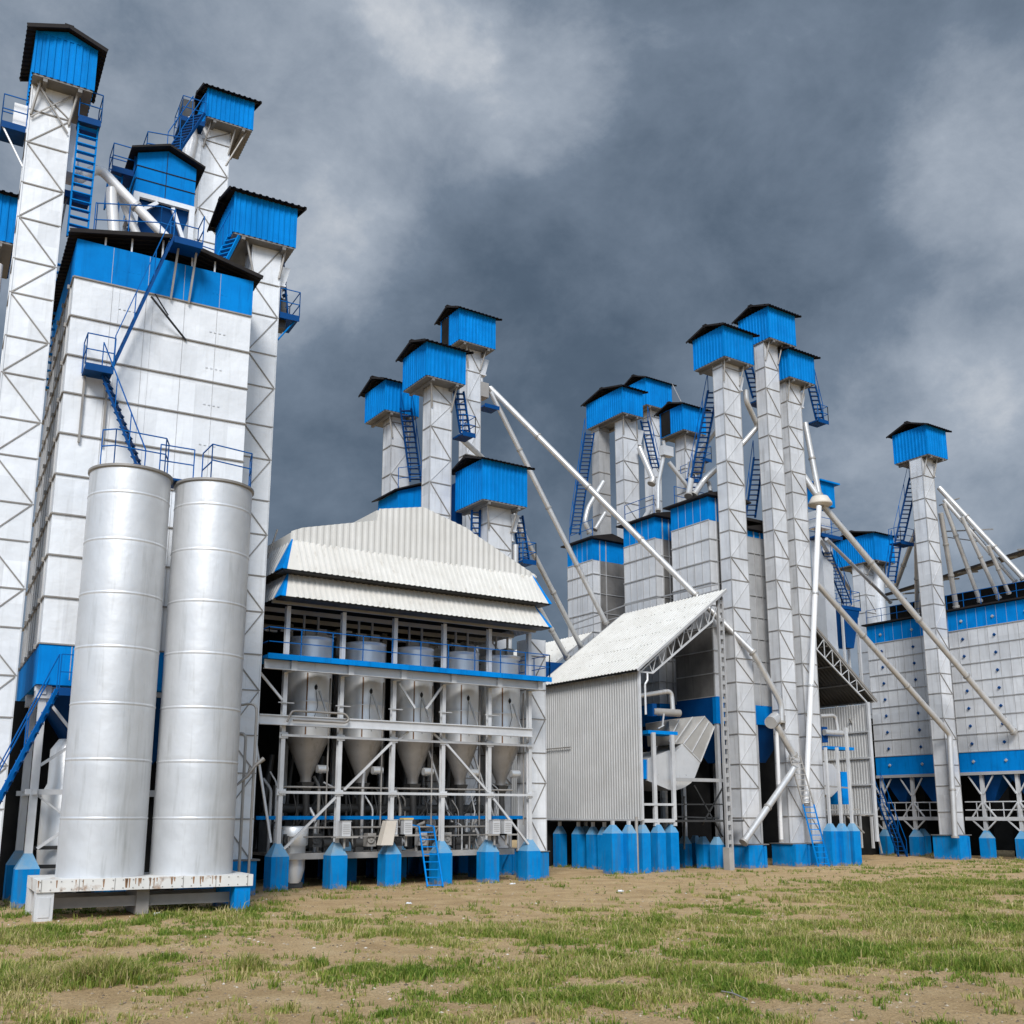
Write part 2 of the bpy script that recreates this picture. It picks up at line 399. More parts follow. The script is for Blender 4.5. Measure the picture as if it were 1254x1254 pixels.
# ================================================================== LEFT COMPLEX (frame turned by FA)
# --- tallest tower at the left edge
TA1 = tower('tallest white elevator tower near the left edge, blue gable facing front', (.96, 2.1), (31.5, 32.5), 0, 24.1, (.92, 2.62), (31., 33.2), (24.1, 25.5), .3, 'y', 'white', FA, 1.22, base=False, seam='seam', strong=True, bw=.032, phase=1)
MB().bar((1.0, 31.42, 22.9), (2.05, 31.42, 24.0), .035).bar((2.05, 31.42, 22.7), (1.1, 31.3, 24.0), .045).build('cross_brace', 'strut', TA1)
landing(TA1, .25, .92, 31.8, 32.7, 22.7, True, 'blue_deep', 'fbl', .95)
MB().tube([(.3, 31.85, 22.6), (.94, 31.6, 21.3)], .03, 6).build('strut', 'pipe_white', TA1)
MB().box(.55, .95, 32., 32.5, 22.7, 23.6).build('motor_cover', 'pipe_white', TA1)
landing(TA1, 2.3, 2.95, 31.3, 32.2, 23.3, True, 'blue_deep', 'fr', .95)
MB().box(2.1, 2.42, 31.9, 32.6, 22.4, 23.4).box(2.12, 2.48, 31.85, 32.6, 21.7, 22.2).frustum((2.14, 2.45, 31.9, 32.5, 22.2), (2.1, 2.42, 31.9, 32.6, 22.4)).build('spout_head', 'grey', TA1)
stair(TA1, (2.62, 31.55, 23.25), (2.62, 31.85, 19.55), .56, (1, 0, 0), .25, 'blue', False)
landing(TA1, 2.05, 2.9, 32.0, 32.6, 21.1, False, 'blue_deep')
MB().tube([(2.25, 32.2, 21.0), (2.1, 32.0, 19.2)], .03, 6).build('strut', 'strut', TA1)
# long blue stair behind the tower down the bin's back corner
tt = TA1
stair(tt, at(75, 320, Y=36.5, fr=FA), at(58, 480, Y=36.5, fr=FA), .5, (1, 0, 0), .3, 'blue', False)
# --- tower cut by the left picture edge
T0 = tower('white elevator tower cut off by the left edge, behind the tallest tower', (-.55, .45), (33.4, 34.3), 0, 19.5, (-1.3, .95), (33., 35.4), (19.5, 21.05), .35, 'x', 'white', FA, 1.3, base=False, strong=True)
MB().tube(elbow([(.62, 33.4, 18.9), (.62, 33.4, 17.6), (.45, 33.4, 17.0), (.2, 33.4, 16.2)], .25), .13, 12).build('spout_pipe', 'pipe_white', T0)
# --- right tower of the left complex
TA4 = tower('white elevator tower right of the storage bin, wide blue head house with side stair landing', (8.25, 9.24), (33., 33.85), 1.0, 21.6, (7.47, 9.6), (32.6, 35.2), (21.6, 23.1), .32, 'x', 'white', FA, 1.28, seam='seam', strong=True, bw=.032)
stair(TA4, (9.35, 33.6, 21.5), (9.62, 33.6, 19.35), .5, (.3, -1, 0), .24, 'blue_deep', True, (1, 0))
landing(TA4, 9.32, 10.02, 33.1, 34.3, 19.3, True, 'blue_deep', 'frb', .95)
MB().tube([(9.9, 33.3, 19.2), (9.3, 33.1, 18.3)], .03, 6).build('strut', 'blue', TA4)
spout_head(TA4, 9.24, 33.2, 21.1, .75, mat='white')
MB().box(9.3, 9.62, 33.35, 33.8, 18.9, 20.0).build('discharge_duct', 'machine', TA4)
for zz in (19.2, 17.2, 15.3, 13.4, 11.4, 9.4):
    MB().tube([(8.16, 32.98, zz), (8.3, 32.98, zz)], .09, 10).box(8.12, 8.26, 32.94, 33.02, zz - .08, zz + .08).build('lug', 'blue_deep', TA4)
# small stair from the bin roof up to this head house
stair(TA4, (7.6, 32.9, 21.7), (7.1, 32.5, 20.35), .5, (.6, -.8, 0), .24, 'blue', True, (1, 0))
# --- back tower
TA5 = tower('white elevator tower standing behind the blue roof hopper, head house second highest at left', (7.88, 9.02), (41., 41.9), 0, 31.1, (7.86, 9.8), (40.4, 42.7), (31.15, 32.5), .4, 'x', 'white', FA, 1.6, base=False, strong=True, bw=.036)
landing(TA5, 6.9, 7.85, 40.6, 42.2, 30.9, True, 'blue_deep', 'flb', 1.)
MB().box(7.0, 7.5, 41.2, 42., 31.2, 32.2).build('gearbox', 'machine', TA5)
MB().tube([(7.35, 41, 31.2), (7.5, 41, 30.2), (7.4, 41, 29.4), (6.9, 40.8, 28.6)], .2, 12).build('spout_pipe', 'pipe_white', TA5)
MB().frustum((7.2, 7.85, 41., 41.8, 28.9), (7.2, 7.85, 41, 41.8, 30.6)).build('spout_head', 'white', TA5)
stair(TA5, (7.5, 40.3, 31.), (6.45, 39.3, 28.3), .6, (.7, -.7, 0), .24, 'blue_deep', True)
MB().bar((8.9, 41, 29.5), (9.6, 40.6, 31.1), .05).build('strut', 'strut', TA5)

# --- big storage bin
BX0, BX1, BY0, BY1 = 2.58, 7.82, 31.0, 37.4
BIN = thing('storage_bin', 'tall white panelled storage bin with blue top and bottom bands behind the two silver silos', 'grain bin', (5.2, 31., 0), FA)
MB().box(BX0, BX1, BY0, BY1, 6.95, 17.88).build('wall', 'white', BIN)
MB().box(BX0 - .015, BX1 + .015, BY0 - .015, BY1 + .015, 17.88, 19.1).build('top_band', 'blue', BIN)
MB().box(BX0 - .015, BX1 + .015, BY0 - .015, BY1 + .015, 5.85, 6.95).build('bottom_band', 'blue', BIN)
m = MB(); s_ = MB()
for z in (6.97, 8.28, 9.47, 10.66, 11.82, 13.04, 14.27, 15.43, 16.65, 17.88):
    m = MB()
    m.box(BX0 - .02, BX1 + .02, BY0 - .05, BY0 + .002, z - .02, z + .02)
    m.box(BX0 - .05, BX0 + .002, BY0 - .0, BY1, z - .02, z + .02)
    for k in range(5): m.box(BX0 - .11, BX0 - .04, BY0 + .7 + k * 1.35, BY0 + .78 + k * 1.35, z - .07, z + .05)
    m.build('wall_stiffener', 'seam', BIN)
for k in range(1, 5):
    x = BX0 + (BX1 - BX0) * k / 5 + (.03, -.05, .04, -.02)[k - 1]
    s_.box(x - .007, x + .007, BY0 - .012, BY0 + .002, 6.98, 17.85)
    s_.box(x + .2, x + .206, BY0 - .01, BY0 + .002, 7, 17.85) if k in (1, 2) else None
for k in range(1, 9):
    y = BY0 + (BY1 - BY0) * k / 9
    s_.box(BX0 - .035, BX0 + .002, y - .02, y + .02, 6.98, 17.85)
s_.box(3.38, 3.40, BY0 - .028, BY0 - .015, 6, 6.93); 
for x in (3.6, 4.65, 5.7, 6.8): s_.box(x - .006, x + .006, BY0 - .024, BY0 - .015, 17.9, 19.08)
s_.build('panel_seam', 'seam_light', BIN)
# small rivet plates
for (x, z) in ((3.9, 18.45), (6.55, 18.4), (3.85, 17.2), (6.55, 17.1), (6.5, 15.9), (6.5, 14.7), (6.45, 13.4)):
    q = MB()
    for i in range(4): MB().box(x + i * .14, x + i * .14 + .07, BY0 - .019, BY0 - .014, z - .04, z + .0).build('vent_slot', 'grey' if z < 17.8 else 'blue', BIN)
# roof: shallow gable on short posts above the band
r = MB(); xm = 5.2; e = 19.22; pk = 19.85
for (xa, sg) in ((BX0 - .25, 1), (BX1 + .25, -1)):
    r.corr((xa, BY0 - .25, e), (0, BY1 - BY0 + .5, 0), (sg * (xm - BX0 + .25), 0, pk - e), .25, .035, sg > 0)
    for y in (BY0 - .24, BY1 + .24): r.bar((xa, y, e - .03), (xm, y, pk - .03), .05, .12)
rf = r.build('roof', 'roof', BIN)
q = MB()
for x in (3.35, 4.1, 5.0, 5.9, 6.6): q.bar((x, BY0 + .03, 19.1), (x, BY0 + .03, 19.2 + .6 * (1 - abs(x - xm) / 2.6)), .05)
q.build('roof_post', 'steel', BIN)
MB().box(BX0 + .05, BX1 - .05, BY0 + .5, BY1 - .1, 19.08, 19.2).build('ceiling_plate', 'interior', BIN)
railing(BIN, [(3.0, 31.15, 19.5), (3.05, 31.15, 19.5), (4.9, 31.15, 19.95), (5.3, 31.1, 19.9)], 1.0, rails=(1., .45))
# legs, beams, hopper
cols = [(x, y) for x in (2.8, 5.2, 7.6) for y in (31.45, 34.2, 37.)]
for (x, y) in cols:
    MB().box(x - .1, x + .1, y - .1, y + .1, 1.2, 5.72).box(x - .2, x + .2, y - .2, y + .2, 5.5, 5.85).build('leg', 'steel', BIN)
    footing(BIN, x, y, .6, .98, .42)
q = MB()
for y in (31.45, 34.2, 37.):
    for z in (5.78, 3.0): q.box(BX0, BX1, y - .07, y + .07, z - .08, z + .06)
for x in (2.8, 5.2, 7.6):
    for z in (5.7, 3.0): q.box(x - .06, x + .06, BY0 + .2, BY1, z - .09, z + .05)
q.bar((2.9, 31.4, 5.5), (3.9, 31.4, 4.3), .08).bar((2.9, 31.4, 3.7), (4.1, 31.4, 4.6), .08).bar((3.0, 31.4, 1.5), (4.6, 31.4, 2.7), .08).bar((2.9, 31.5, 2.9), (4.5, 31.5, 1.7), .05)
q.build('frame_beam', 'steel', BIN)
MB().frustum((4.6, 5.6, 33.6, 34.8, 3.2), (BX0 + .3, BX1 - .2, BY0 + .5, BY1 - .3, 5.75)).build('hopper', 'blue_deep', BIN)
MB().box(2.2, 7.6, 34.5, 34.7, -.1, 5.7).build('shade_backing', 'interior', BIN)
# left stair beside the legs
stair(BIN, at(70, 846, Y=30.75, fr=FA), at(-12, 1000, Y=30.2, fr=FA), .7, (.15, 1, 0), .27, 'rail', True, (1, 1), str_h=.09)
lp = at(70, 846, Y=30.75, fr=FA)
landing(BIN, lp.x, lp.x + 1.2, 30.35, 31.0, lp.z, True, 'blue_deep', 'f', .95)
# stairs on the front face
p1 = at(121, 448, Y=30.4, fr=FA)
L1 = landing(BIN, p1.x - .38, p1.x + .38, 30.2, 30.95, p1.z - .1, True, 'blue_deep', 'fl', .95)
for xx in (p1.x - .3, p1.x + .33): MB().bar((xx, 30.9, p1.z - .15), (xx, 30.93, p1.z - 2.2), .06).build('post', 'seam', BIN)
p2 = at(229, 298, Y=30.4, fr=FA)
L2 = landing(BIN, p2.x - .42, p2.x + .42, 30.15, 30.95, p2.z - .05, True, 'blue_deep', 'br', .95)
for (a, b, c, d) in ((219, 300, 209, 366), (241, 306, 231, 371)):
    u = at(a, b, Y=30.6, fr=FA); w = at(c, d, Y=30.9, fr=FA); MB().bar(u, w, .06).build('post', 'strut', BIN)
stair(BIN, (p2.x - .45, 30.45, p2.z), (p1.x + .35, 30.45, p1.z), .4, (.1, -1, 0), .27, 'blue_deep', True, (0, 1), tread=.05, str_h=.07)
MB().bar(at(185, 363, Y=30.5, fr=FA), at(228, 417, Y=30.95, fr=FA), .045).bar(at(190, 360, Y=30.5, fr=FA), at(206, 386, Y=30.95, fr=FA), .03).build('brace', 'dark', BIN)
stair(BIN, (p1.x + .2, 30.7, p1.z - .15), (4.75, 29.35, 11.35), .4, (.5, .87, 0), .26, 'blue_deep', True, (1, 0), tread=.16, str_h=.06)

# --- dust hopper on the bin roof
HB = thing('roof_hopper', 'blue gabled hopper house on white legs on top of the tall storage bin', 'hopper', (5.4, 34., 19.7), FA)
q = MB()
x0, x1, y0, y1 = 4.45, 6.4, 34.0, 36.4
q.box(x0, x1, y0, y1, 22.95, 24.4).prism([(x0, y0 - .002, 24.4), (x1, y0 - .002, 24.4), (5.42, y0 - .002, 24.78)], (0, 2.4, 0))
hw = q.build('hopper_house', 'blue', HB)
q = MB()
for z in (23.45, 23.93): q.box(x0 - .02, x1 + .02, y0 - .02, y0 + .002, z - .015, z + .015).box(x0 - .02, x0 + .002, y0, y1, z - .015, z + .015)
q.box(5.41, 5.43, y0 - .012, y0 + .002, 22.95, 24.7)
q.build('panel_seam', 'roof', hw)
q = MB()
for sg in (-1, 1):
    q.prism([(5.42, y0 - .3, 24.82), (5.42 + sg * 1.22, y0 - .3, 24.35), (5.42 + sg * 1.22, y0 - .3, 24.42), (5.42, y0 - .3, 24.9)], (0, 3.0, 0))
q.build('roof', 'roof', hw)
q = MB(); q.box(x0 - .03, x1 + .03, y0 - .03, y0 + .1, 22.78, 22.95); q.box(x0 - .03, x0 + .1, y0 + .1, y1, 22.78, 22.95)
q.build('ring_beam', 'white', HB)
for (x, y) in ((x0 + .06, y0 + .06), (x1 - .06, y0 + .06), (x0 + .06, y1 - .1), (x1 - .06, y1 - .1)):
    MB().box(x - .09, x + .09, y - .09, y + .09, 19.5, 22.78).build('leg', 'white', HB)
MB().bar((x0 + .12, y0 + .03, 22.2), (x0 + .75, y0 + .03, 22.75), .12).build('brace', 'white', HB)
MB().bar((x1 - .12, y0 + .03, 21.2), (x1 - .7, y0 + .03, 22.7), .12).build('brace', 'white', HB)
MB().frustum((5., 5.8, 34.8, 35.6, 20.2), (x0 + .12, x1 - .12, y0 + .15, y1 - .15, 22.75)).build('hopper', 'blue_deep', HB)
railing(HB, [(4.75, 34.3, 24.6), (5.9, 34.2, 24.7), (6.2, 36.2, 24.6), (4.75, 36.2, 24.6)], .9, closed=True)
landing(HB, 3.7, 4.4, 34.3, 35.2, 23.8, True, 'blue_deep', 'fbl', .9)
stair(HB, (3.85, 34.5, 23.7), (3.8, 34.4, 22.2), .45, (1, .2, 0), .24, 'blue', False)
railing(HB, [(5.2, 32.6, 19.9), (6.9, 32.6, 19.75)], 1.0)
# --- spouts over the bin roof
a = at(121, 205, Y=32.6, fr=FA); b = at(212, 300, Y=32.2, fr=FA)
pipe([(2.35, 32.2, 22.3), (2.4, 32.2, 21.6), a, b], .17, 'white spout pipe sloping from the tallest tower across the bin roof', 'pipe_white', True, FA, ends=False)
c = at(137, 232, Y=32.6, fr=FA); d = at(141, 296, Y=32.6, fr=FA)
pipe([c, (c.x + .02, 32.6, c.z - .4), d], .2, 'thick short white spout dropping straight onto the bin roof', 'pipe_white', True, FA)
c = at(148, 240, Y=32.9, fr=FA); d = at(172, 297, Y=32.9, fr=FA)
pipe([c, d], .15, 'thin white spout branching down beside the thick spout on the bin roof', 'pipe_white', True, FA)

# --- silver silos on the rusty platform
PL = thing('steel_platform', 'rusty white steel platform carrying the two silver silos', 'platform', (5.2, 28.5, 0), FA)
MB().box(2.68, 7.74, 27.36, 29.7, .62, .9).build('deck', 'rusty', PL)
q = MB()
for x in (2.78, 3.6, 4.4, 5.2, 6.0, 6.8, 7.6): q.box(x - .006, x + .006, 27.35, 27.362, .62, .9)
for i in range(22):
    x = 2.75 + i * .23; q.box(x - .012, x + .012, 27.348, 27.362, .655, .68).box(x - .012, x + .012, 27.348, 27.362, .84, .865)
q.build('rivet', 'seam', PL)
M['rust'] = painted('rust streak', (.20, .10, .045), (.30, .17, .09), .7, 0)
random.seed(21)
for i in range(26):
    x = random.choice((5.0, 5.3, 4.3, 6.6, 3.2)) + random.uniform(-.5, .5); w = random.uniform(.01, .035); z0 = random.uniform(.64, .78)
    MB().prism([(x - w, 27.359, .885), (x + w, 27.359, .885), (x + w * .5, 27.359, z0), (x - w * .4, 27.359, z0 + .02)], (0, .002, 0)).build('rust_streak', 'rust', PL)
for (x, y, mm) in ((2.88, 27.6, 'steel'), (7.5, 27.6, 'foot'), (2.88, 29.45, 'steel'), (7.5, 29.45, 'foot')):
    MB().box(x - .2, x + .2, y - .18, y + .18, -.05, .615).box(x - .12, x + .12, y - .2, y - .181, .05, .5).build('leg', mm, PL)
MB().box(3.1, 7.3, 29.3, 29.45, .15, .45).box(3.1, 7.3, 27.9, 28.0, .2, .45).box(5., 5.3, 27.8, 29.3, .0, .6).build('under_beam', 'seam', PL)
for i, (cx, lab) in enumerate(((4.22, 'left one of the two tall silver cylindrical silos on the rusty platform'), (6.44, 'right one of the two tall silver cylindrical silos on the rusty platform'))):
    sl = thing('silo', lab, 'silo', (cx, 28.52, .9), FA, 'silver silos'); R_ = 1.03; c = (cx, 28.52)
    zt = (11.25, 11.22)[i]
    prof = [(R_, .9)]
    for k, z in enumerate((2.3, 3.72, 5.1, 6.52, 7.9, 9.3, 10.55)):
        rr = R_
        prof += [(rr, z - .16), (rr, z - .05), (rr - .002, z - .03), (rr + .011, z - .012), (rr + .011, z + .012), (rr - .002, z + .03), (rr, z + .05), (rr, z + .16)]
    prof += [(R_, zt)]
    MB().lathe(c, prof, 72).build('shell', 'silver', sl)
    MB().lathe(c, [(R_, zt - .05), (R_ + .05, zt - .02), (R_ + .05, zt + .04), (.25, zt + .12), (.0, zt + .12)], 72, False).build('lid', 'seam', sl)
    q = MB()
    for x, y in ((-.85, .0),): pass
    zz = zt + .05
    if i == 0: pts = [(cx - .85, 28.1, zz), (cx - .55, 27.85, zz), (cx + .75, 27.95, zz), (cx + .9, 28.4, zz)]
    else: pts = [(cx - .3, 27.7, zz), (cx + .85, 27.95, zz), (cx + .95, 28.5, zz)]
    railing(sl, pts, 1.0, rails=(1., .55), spacing=1.2)
    if i == 1: railing(sl, [(cx - .3, 27.7, zz), (cx - .35, 28.6, zz)], 1.0, rails=(1., .5))
BR = thing('catwalk', 'small blue railed catwalk bridging the tops of the two silver silos', 'catwalk', (5.33, 28.7, 11.3), FA)
MB().box(4.95, 5.75, 28.3, 29.1, 11.28, 11.34).build('deck', 'blue_deep', BR)
railing(BR, [(4.9, 28.32, 11.34), (5.8, 28.32, 11.34)], .9)
# grey vessel between the bin legs
tk = thing('tank', 'grey upright vessel half hidden between the storage bin legs', 'tank', (3.75, 32.8, 0), FA)
MB().lathe((3.75, 32.8), [(.55, .3), (.62, 1.4), (.62, 3.0), (.5, 3.25), (.5, 4.2), (.3, 4.5)], 32).build('shell', 'tank', tk)
MB().box(3.3, 4.2, 32.4, 33.2, 0, .35).box(3.0, 4.5, 32.0, 32.1, 1.45, 1.55).box(3.0, 4.5, 32., 32.1, .95, 1.05).build('stand', 'machine', tk)
# bent vent pipes and driftwood by the right silo
a = at(296, 856, Y=30.2, fr=FA)
pipe([(7.6, 30.3, .4), (8.05, 29.9, .4), (8.05, 29.9, 4.7), (7.6, 30.2, 4.55)], .045, 'thin bent vent pipe rising right of the right silver silo', 'strut', False, FA, name='vent_pipe', group='vent pipes')
pipe([(8.35, 30., .1), (8.35, 30., 5.55), (7.8, 30.3, 5.45)], .04, 'taller thin bent vent pipe with hooked top near the right silo', 'strut', False, FA, name='vent_pipe', group='vent pipes')
br = MB().tube([at(289, 962, Y=29.7, fr=FA), at(303, 950, Y=29.75, fr=FA), at(312, 938, Y=29.8, fr=FA), at(323, 929, Y=29.8, fr=FA)], .05, 7, rs=[.03, .05, .045, .07]).tube([at(303, 950, Y=29.75, fr=FA), at(306, 937, Y=29.7, fr=FA)], .02, 6)
solo(br, 'branch', M['seam'], 'dead brown branch caught on the vent pipes beside the right silo', 'branch', at(303, 950, Y=29.75, fr=FA), FA)

# ================================================================== HOPPER BUILDING
HBD = thing('hopper_building', 'open steel building with cream tiered roof over five hopper tanks and blue footings', 'building', (18, 33, 0))
CX6 = [13.09, 15.14, 17.16, 19.19, 21.17, 23.0]
for x in CX6:
    q = MB()
    q.box(x - .072, x + .072, 33.2, 33.215, 1.3, 9.3).box(x - .072, x + .072, 33.36, 33.375, 1.3, 9.3).box(x - .012, x + .012, 33.215, 33.36, 1.3, 9.3)
    for z in (3.1, 4.95): q.box(x - .15, x + .15, 33.17, 33.198, z - .1, z + .1)
    q.build('column', 'steel', HBD)
    footing(HBD, x, 33.3, .60, 1.06, .42)
for x in CX6:
    MB().box(x - .1, x + .1, 38.1, 38.3, 1.2, 11.2).build('column', 'steel', HBD)
    footing(HBD, x, 38.2, .70, 1.06, .42)
    MB().box(x - .1, x + .1, 35.9, 36.1, 1.2, 3.0).build('column', 'machine', HBD)
    footing(HBD, x - .4, 36.1, .70, 1.06, .42)
q = MB()
for z, w in ((3.1, .085), (4.95, .08)): q.box(13., 23.05, 33.12, 33.165, z - w / 2, z + w / 2).box(13., 23.05, 33.165, 33.2, z - .03, z + .03)
q.build('tie_beam', 'steel', HBD)
q = MB(); q.box(12.1, 22.85, 32.86, 32.9, 5.28, 5.54).box(12.1, 22.85, 32.80, 33.0, 5.541, 5.58).box(12.1, 22.85, 32.80, 33.0, 5.25, 5.28)
for x in (15.6, 19.0, 22.0): q.box(x - .006, x + .006, 32.852, 32.861, 5.28, 5.6)
q.build('main_beam', 'steel', HBD)
q = MB(); q.box(12.1, 23.1, 32.6, 32.64, 7.06, 7.34).box(12.1, 23.1, 32.54, 32.7, 7.03, 7.06)
for x in CX6: q.box(x - .1, x + .1, 32.5, 33.2, 7.02, 7.34)
q.build('platform_beam', 'steel', HBD)
pf = MB().box(12.08, 23.35, 32.3, 33.9, 7.36, 7.46).box(12.08, 23.35, 32.25, 32.298, 7.32, 7.5).build('platform', 'blue', HBD)
railing(HBD, [(12.1, 34.0, 7.46), (12.1, 32.32, 7.46), (23.3, 32.32, 7.46), (23.3, 34.4, 7.46)], .9, rails=(1., .48), spacing=1.15, bar=.028)
def dg(name, a, b, w=.075):
    MB().bar(a, b, w, .07, (0, 1, 0)).build(name, 'steel', HBD)
y = 33.14
dg('diagonal', (13.25, y, 1.3), (15.0, y, 2.95)); dg('diagonal', (15.3, y, 3.2), (17.05, y, 4.85)); dg('diagonal', (19.3, y, 4.85), (21.05, y, 3.2)); dg('diagonal', (21.3, y, 2.95), (22.85, y, 1.3))
dg('knee_brace', (17.3, y, 6.95), (17.95, y, 6.1)); dg('knee_brace', (19.05, y, 6.95), (18.4, y, 6.1)); dg('knee_brace', (17.3, y, 4.95), (17.7, y, 5.25)); dg('knee_brace', (19.1, y, 4.95), (18.7, y, 5.25))
dg('diagonal', (12.1, 33.1, 7.), (12.95, 33.1, 6.1)); dg('diagonal', (12.2, 33.6, 5.2), (12.9, 33.4, 1.5), .07)
for k in (3, 4):
    x = CX6[k]; dg('diagonal', (x + .2, 35.2, 5.5), (x + 1.5, 35.2, 2.2), .06)
for k, x in enumerate(CX6[:-1]):
    dg('diagonal', (x + 1.55, 34.0, 6.6), (x + 1.9, 33.9, 5.6), .05)
    MB().tube([(x + 1.78, 33.6, 2.0), (x + 1.78, 33.6, 7.0)], .03, 6).build('conduit', 'seam', HBD)
    MB().bar((x - .25, 33.15, 6.02), (x + .3, 33.15, 6.02), .035).build('stub_pipe', 'seam_light', HBD)
pipe([(13.0, 32.7, 5.35), (13.15, 32.7, 5.72), (15.05, 32.7, 5.72), (15.2, 32.7, 5.55), (15.1, 32.7, 5.42), (13.2, 32.7, 5.42)], .04, 'thin looped conduit pipe clipped to the main beam of the hopper building', 'seam', False, name='conduit_pipe', group='conduits', er=.12)
MB().box(12.6, 23.2, 34.0, 34.06, 2.22, 2.34).build('guard_rail', 'blue', HBD)
sl_ = MB().box(13.6, 22.6, 33.75, 38.0, 1.0, 1.1).build('deck', 'strut', HBD)
MB().box(13.6, 22.6, 33.7, 33.748, .93, 1.13).build('deck_edge', 'strut', sl_)
railing(HBD, [(13.7, 33.9, 1.1), (22.5, 33.9, 1.1)], .55, 'seam', (1.,), 1.9, .04)
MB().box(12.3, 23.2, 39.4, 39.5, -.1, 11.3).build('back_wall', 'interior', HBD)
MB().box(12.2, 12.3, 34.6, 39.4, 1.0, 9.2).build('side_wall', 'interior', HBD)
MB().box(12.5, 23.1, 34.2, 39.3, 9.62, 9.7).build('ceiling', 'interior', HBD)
q = MB()
for y in (33.0, 34.5, 36., 37.8): q.box(12.4, 23.1, y - .05, y + .05, 9.3, 9.45)
q.build('ceiling_beam', 'hood_tan', HBD)
q = MB(); random.seed(3)
for k in range(16):
    x = 13.4 + k * .6; zz = 8.95 + random.uniform(-.12, .2); q.box(x, x + random.uniform(.35, .55), 36.2, 36.3, zz, zz + .07)
q.build('painted_light_gap', 'steel', HBD)  # pale strips stand in for daylight showing through gaps
# dark machines, ducts and screw conveyors inside the frame
random.seed(11)
q = MB()
for k in range(10):
    x = 13.6 + k * .95
    q.box(x, x + random.uniform(.3, .7), 36.4, 37.2, 1.1, random.uniform(1.6, 2.6))
    q.tube([(x, 36.6, 1.2), (x + random.uniform(-.6, .6), 36.8, 4.5)], random.uniform(.06, .16), 10)
    q.tube([(x + .3, 35.9, 1.1), (x + .3 + random.uniform(-.2, .2), 35.9, 3.4)], .05, 8)
    q.bar((x, 35.6, 2.0 + random.uniform(-.2, .2)), (x + .9, 35.6, 2.3 + random.uniform(-.2, .9)), .05)
q.tube([(13.5, 36.0, 2.6), (22.6, 36.0, 2.6)], .17, 12)
q.build('conveyor', 'machine', HBD)
for k in range(7):
    x = 13.9 + k * 1.3 + random.uniform(-.2, .2)
    MB().tube([(x, 34.5, 1.42), (x + .34, 34.5, 1.42)], .17, 14).box(x + .02, x + .32, 34.4, 34.6, 1.1, 1.3).tube([(x + .36, 34.5, 1.42), (x + .44, 34.5, 1.42)], .09, 10).build('motor', ('seam_light', 'machine', 'machine')[k % 3], HBD)
random.seed(33)
for k in range(30):
    x = 13.5 + k * .31 + random.uniform(-.1, .1); yy = random.uniform(34.0, 35.9); z1 = random.uniform(1.6, 3.6); dx = random.uniform(-.5, .5)
    MB().tube(elbow([(x, yy, 1.1), (x, yy, z1), (x + dx, yy + .2, z1 + random.uniform(.1, .5))], .15), random.choice((.025, .035, .06)), 8).build('feed_pipe', random.choice(('strut', 'seam_light', 'machine', 'steel')), HBD)
for k in range(9):
    x = 13.7 + k * 1.02; yy = 33.95
    q = MB(); q.tube([(x, yy, 1.55), (x, yy + .06, 1.55)], .14, 16).tube([(x, yy - .03, 1.55), (x, yy, 1.55)], .05, 10); q.box(x - .1, x + .22, yy + .06, yy + .4, 1.3, 1.75); q.build('valve', random.choice(('strut', 'machine', 'seam_light')), HBD)
    MB().tube([(x + .4, 34.6, 3.1), (x + .5, 34.5, 2.5), (x + .36, 34.5, 1.9), (x + .55, 34.4, 1.2)], .03, 7).build('hose', random.choice(('seam_light', 'dark')), HBD)
for (px0, px1, zz) in ((13.3, 22.8, 1.95), (13.3, 22.8, 3.3)):
    MB().tube([(px0, 34.15, zz), (px1, 34.15, zz)], .035, 8).build('header_pipe', 'strut', HBD)
# --- roof: two skirts, stepped parapet, deck
def skirt(name, xl, xr, xlt, xrt, ye, yt, ze, zt, yb):
    q = MB()
    q.corr((xlt, ye, ze), (xrt - xlt, 0, 0), (0, yt - ye, zt - ze), .21, .026)
    q.prism([(xl + .13, ye + .002, ze), (xlt + .01, ye + .002, ze), (xlt + .01, yt, zt)], (0, 0, .018)).prism([(xrt - .01, ye + .002, ze), (xr - .13, ye + .002, ze), (xrt - .01, yt, zt)], (0, 0, .018))
    o = q.build(name, 'cream', HBD)
    for sg in (0, 1):
      q = MB()
      if sg == 0: q.prism([(xl, ye, ze), (xl + .15, ye, ze), (xlt + .03, yt, zt), (xlt - .02, yt, zt)], (0, 0, .03)).prism([(xl, ye, ze), (xl - .01, yt + .02, ze), (xlt, yt + .02, zt)], (-.02, 0, .02))
      else: q.prism([(xr - .15, ye, ze), (xr, ye, ze), (xrt + .02, yt, zt), (xrt - .03, yt, zt)], (0, 0, .03)).prism([(xr, ye, ze), (xr + .01, yt + .02, ze), (xrt, yt + .02, zt)], (.02, 0, .02))
      q.build('hip_trim', 'blue', o)
      q = MB()
      if sg == 0: q.corr((xl, yb, ze), (0, yt - yb, 0), (xlt - xl, 0, zt - ze), .26, .03)
      else: q.corr((xr, yt, ze), (0, yb - yt, 0), (xrt - xr, 0, zt - ze), .26, .03)
      q.build('side_skirt', 'zinc', o)
    MB().box(xl + .05, xr - .05, ye + .06, yt + .1, ze - .04, ze + .03).build('soffit', 'dark', o)
    return o
skirt('roof_skirt', 12.32, 23.15, 12.85, 22.72, 31.95, 32.6, 10.27, 11.44, 39.3)
skirt('roof_skirt', 12.32, 23.15, 12.72, 22.75, 31.95, 32.5, 9.36, 10.22, 39.3)
MB().box(12.7, 22.8, 32.52, 32.6, 9.9, 10.6).build('fascia', 'dark', HBD)
q = MB()
prof = [(12.81, 11.74), (13.2, 11.92), (15.99, 12.62), (15.992, 13.04), (17.85, 13.42), (19.8, 12.88), (19.95, 12.78), (22.91, 11.46)]
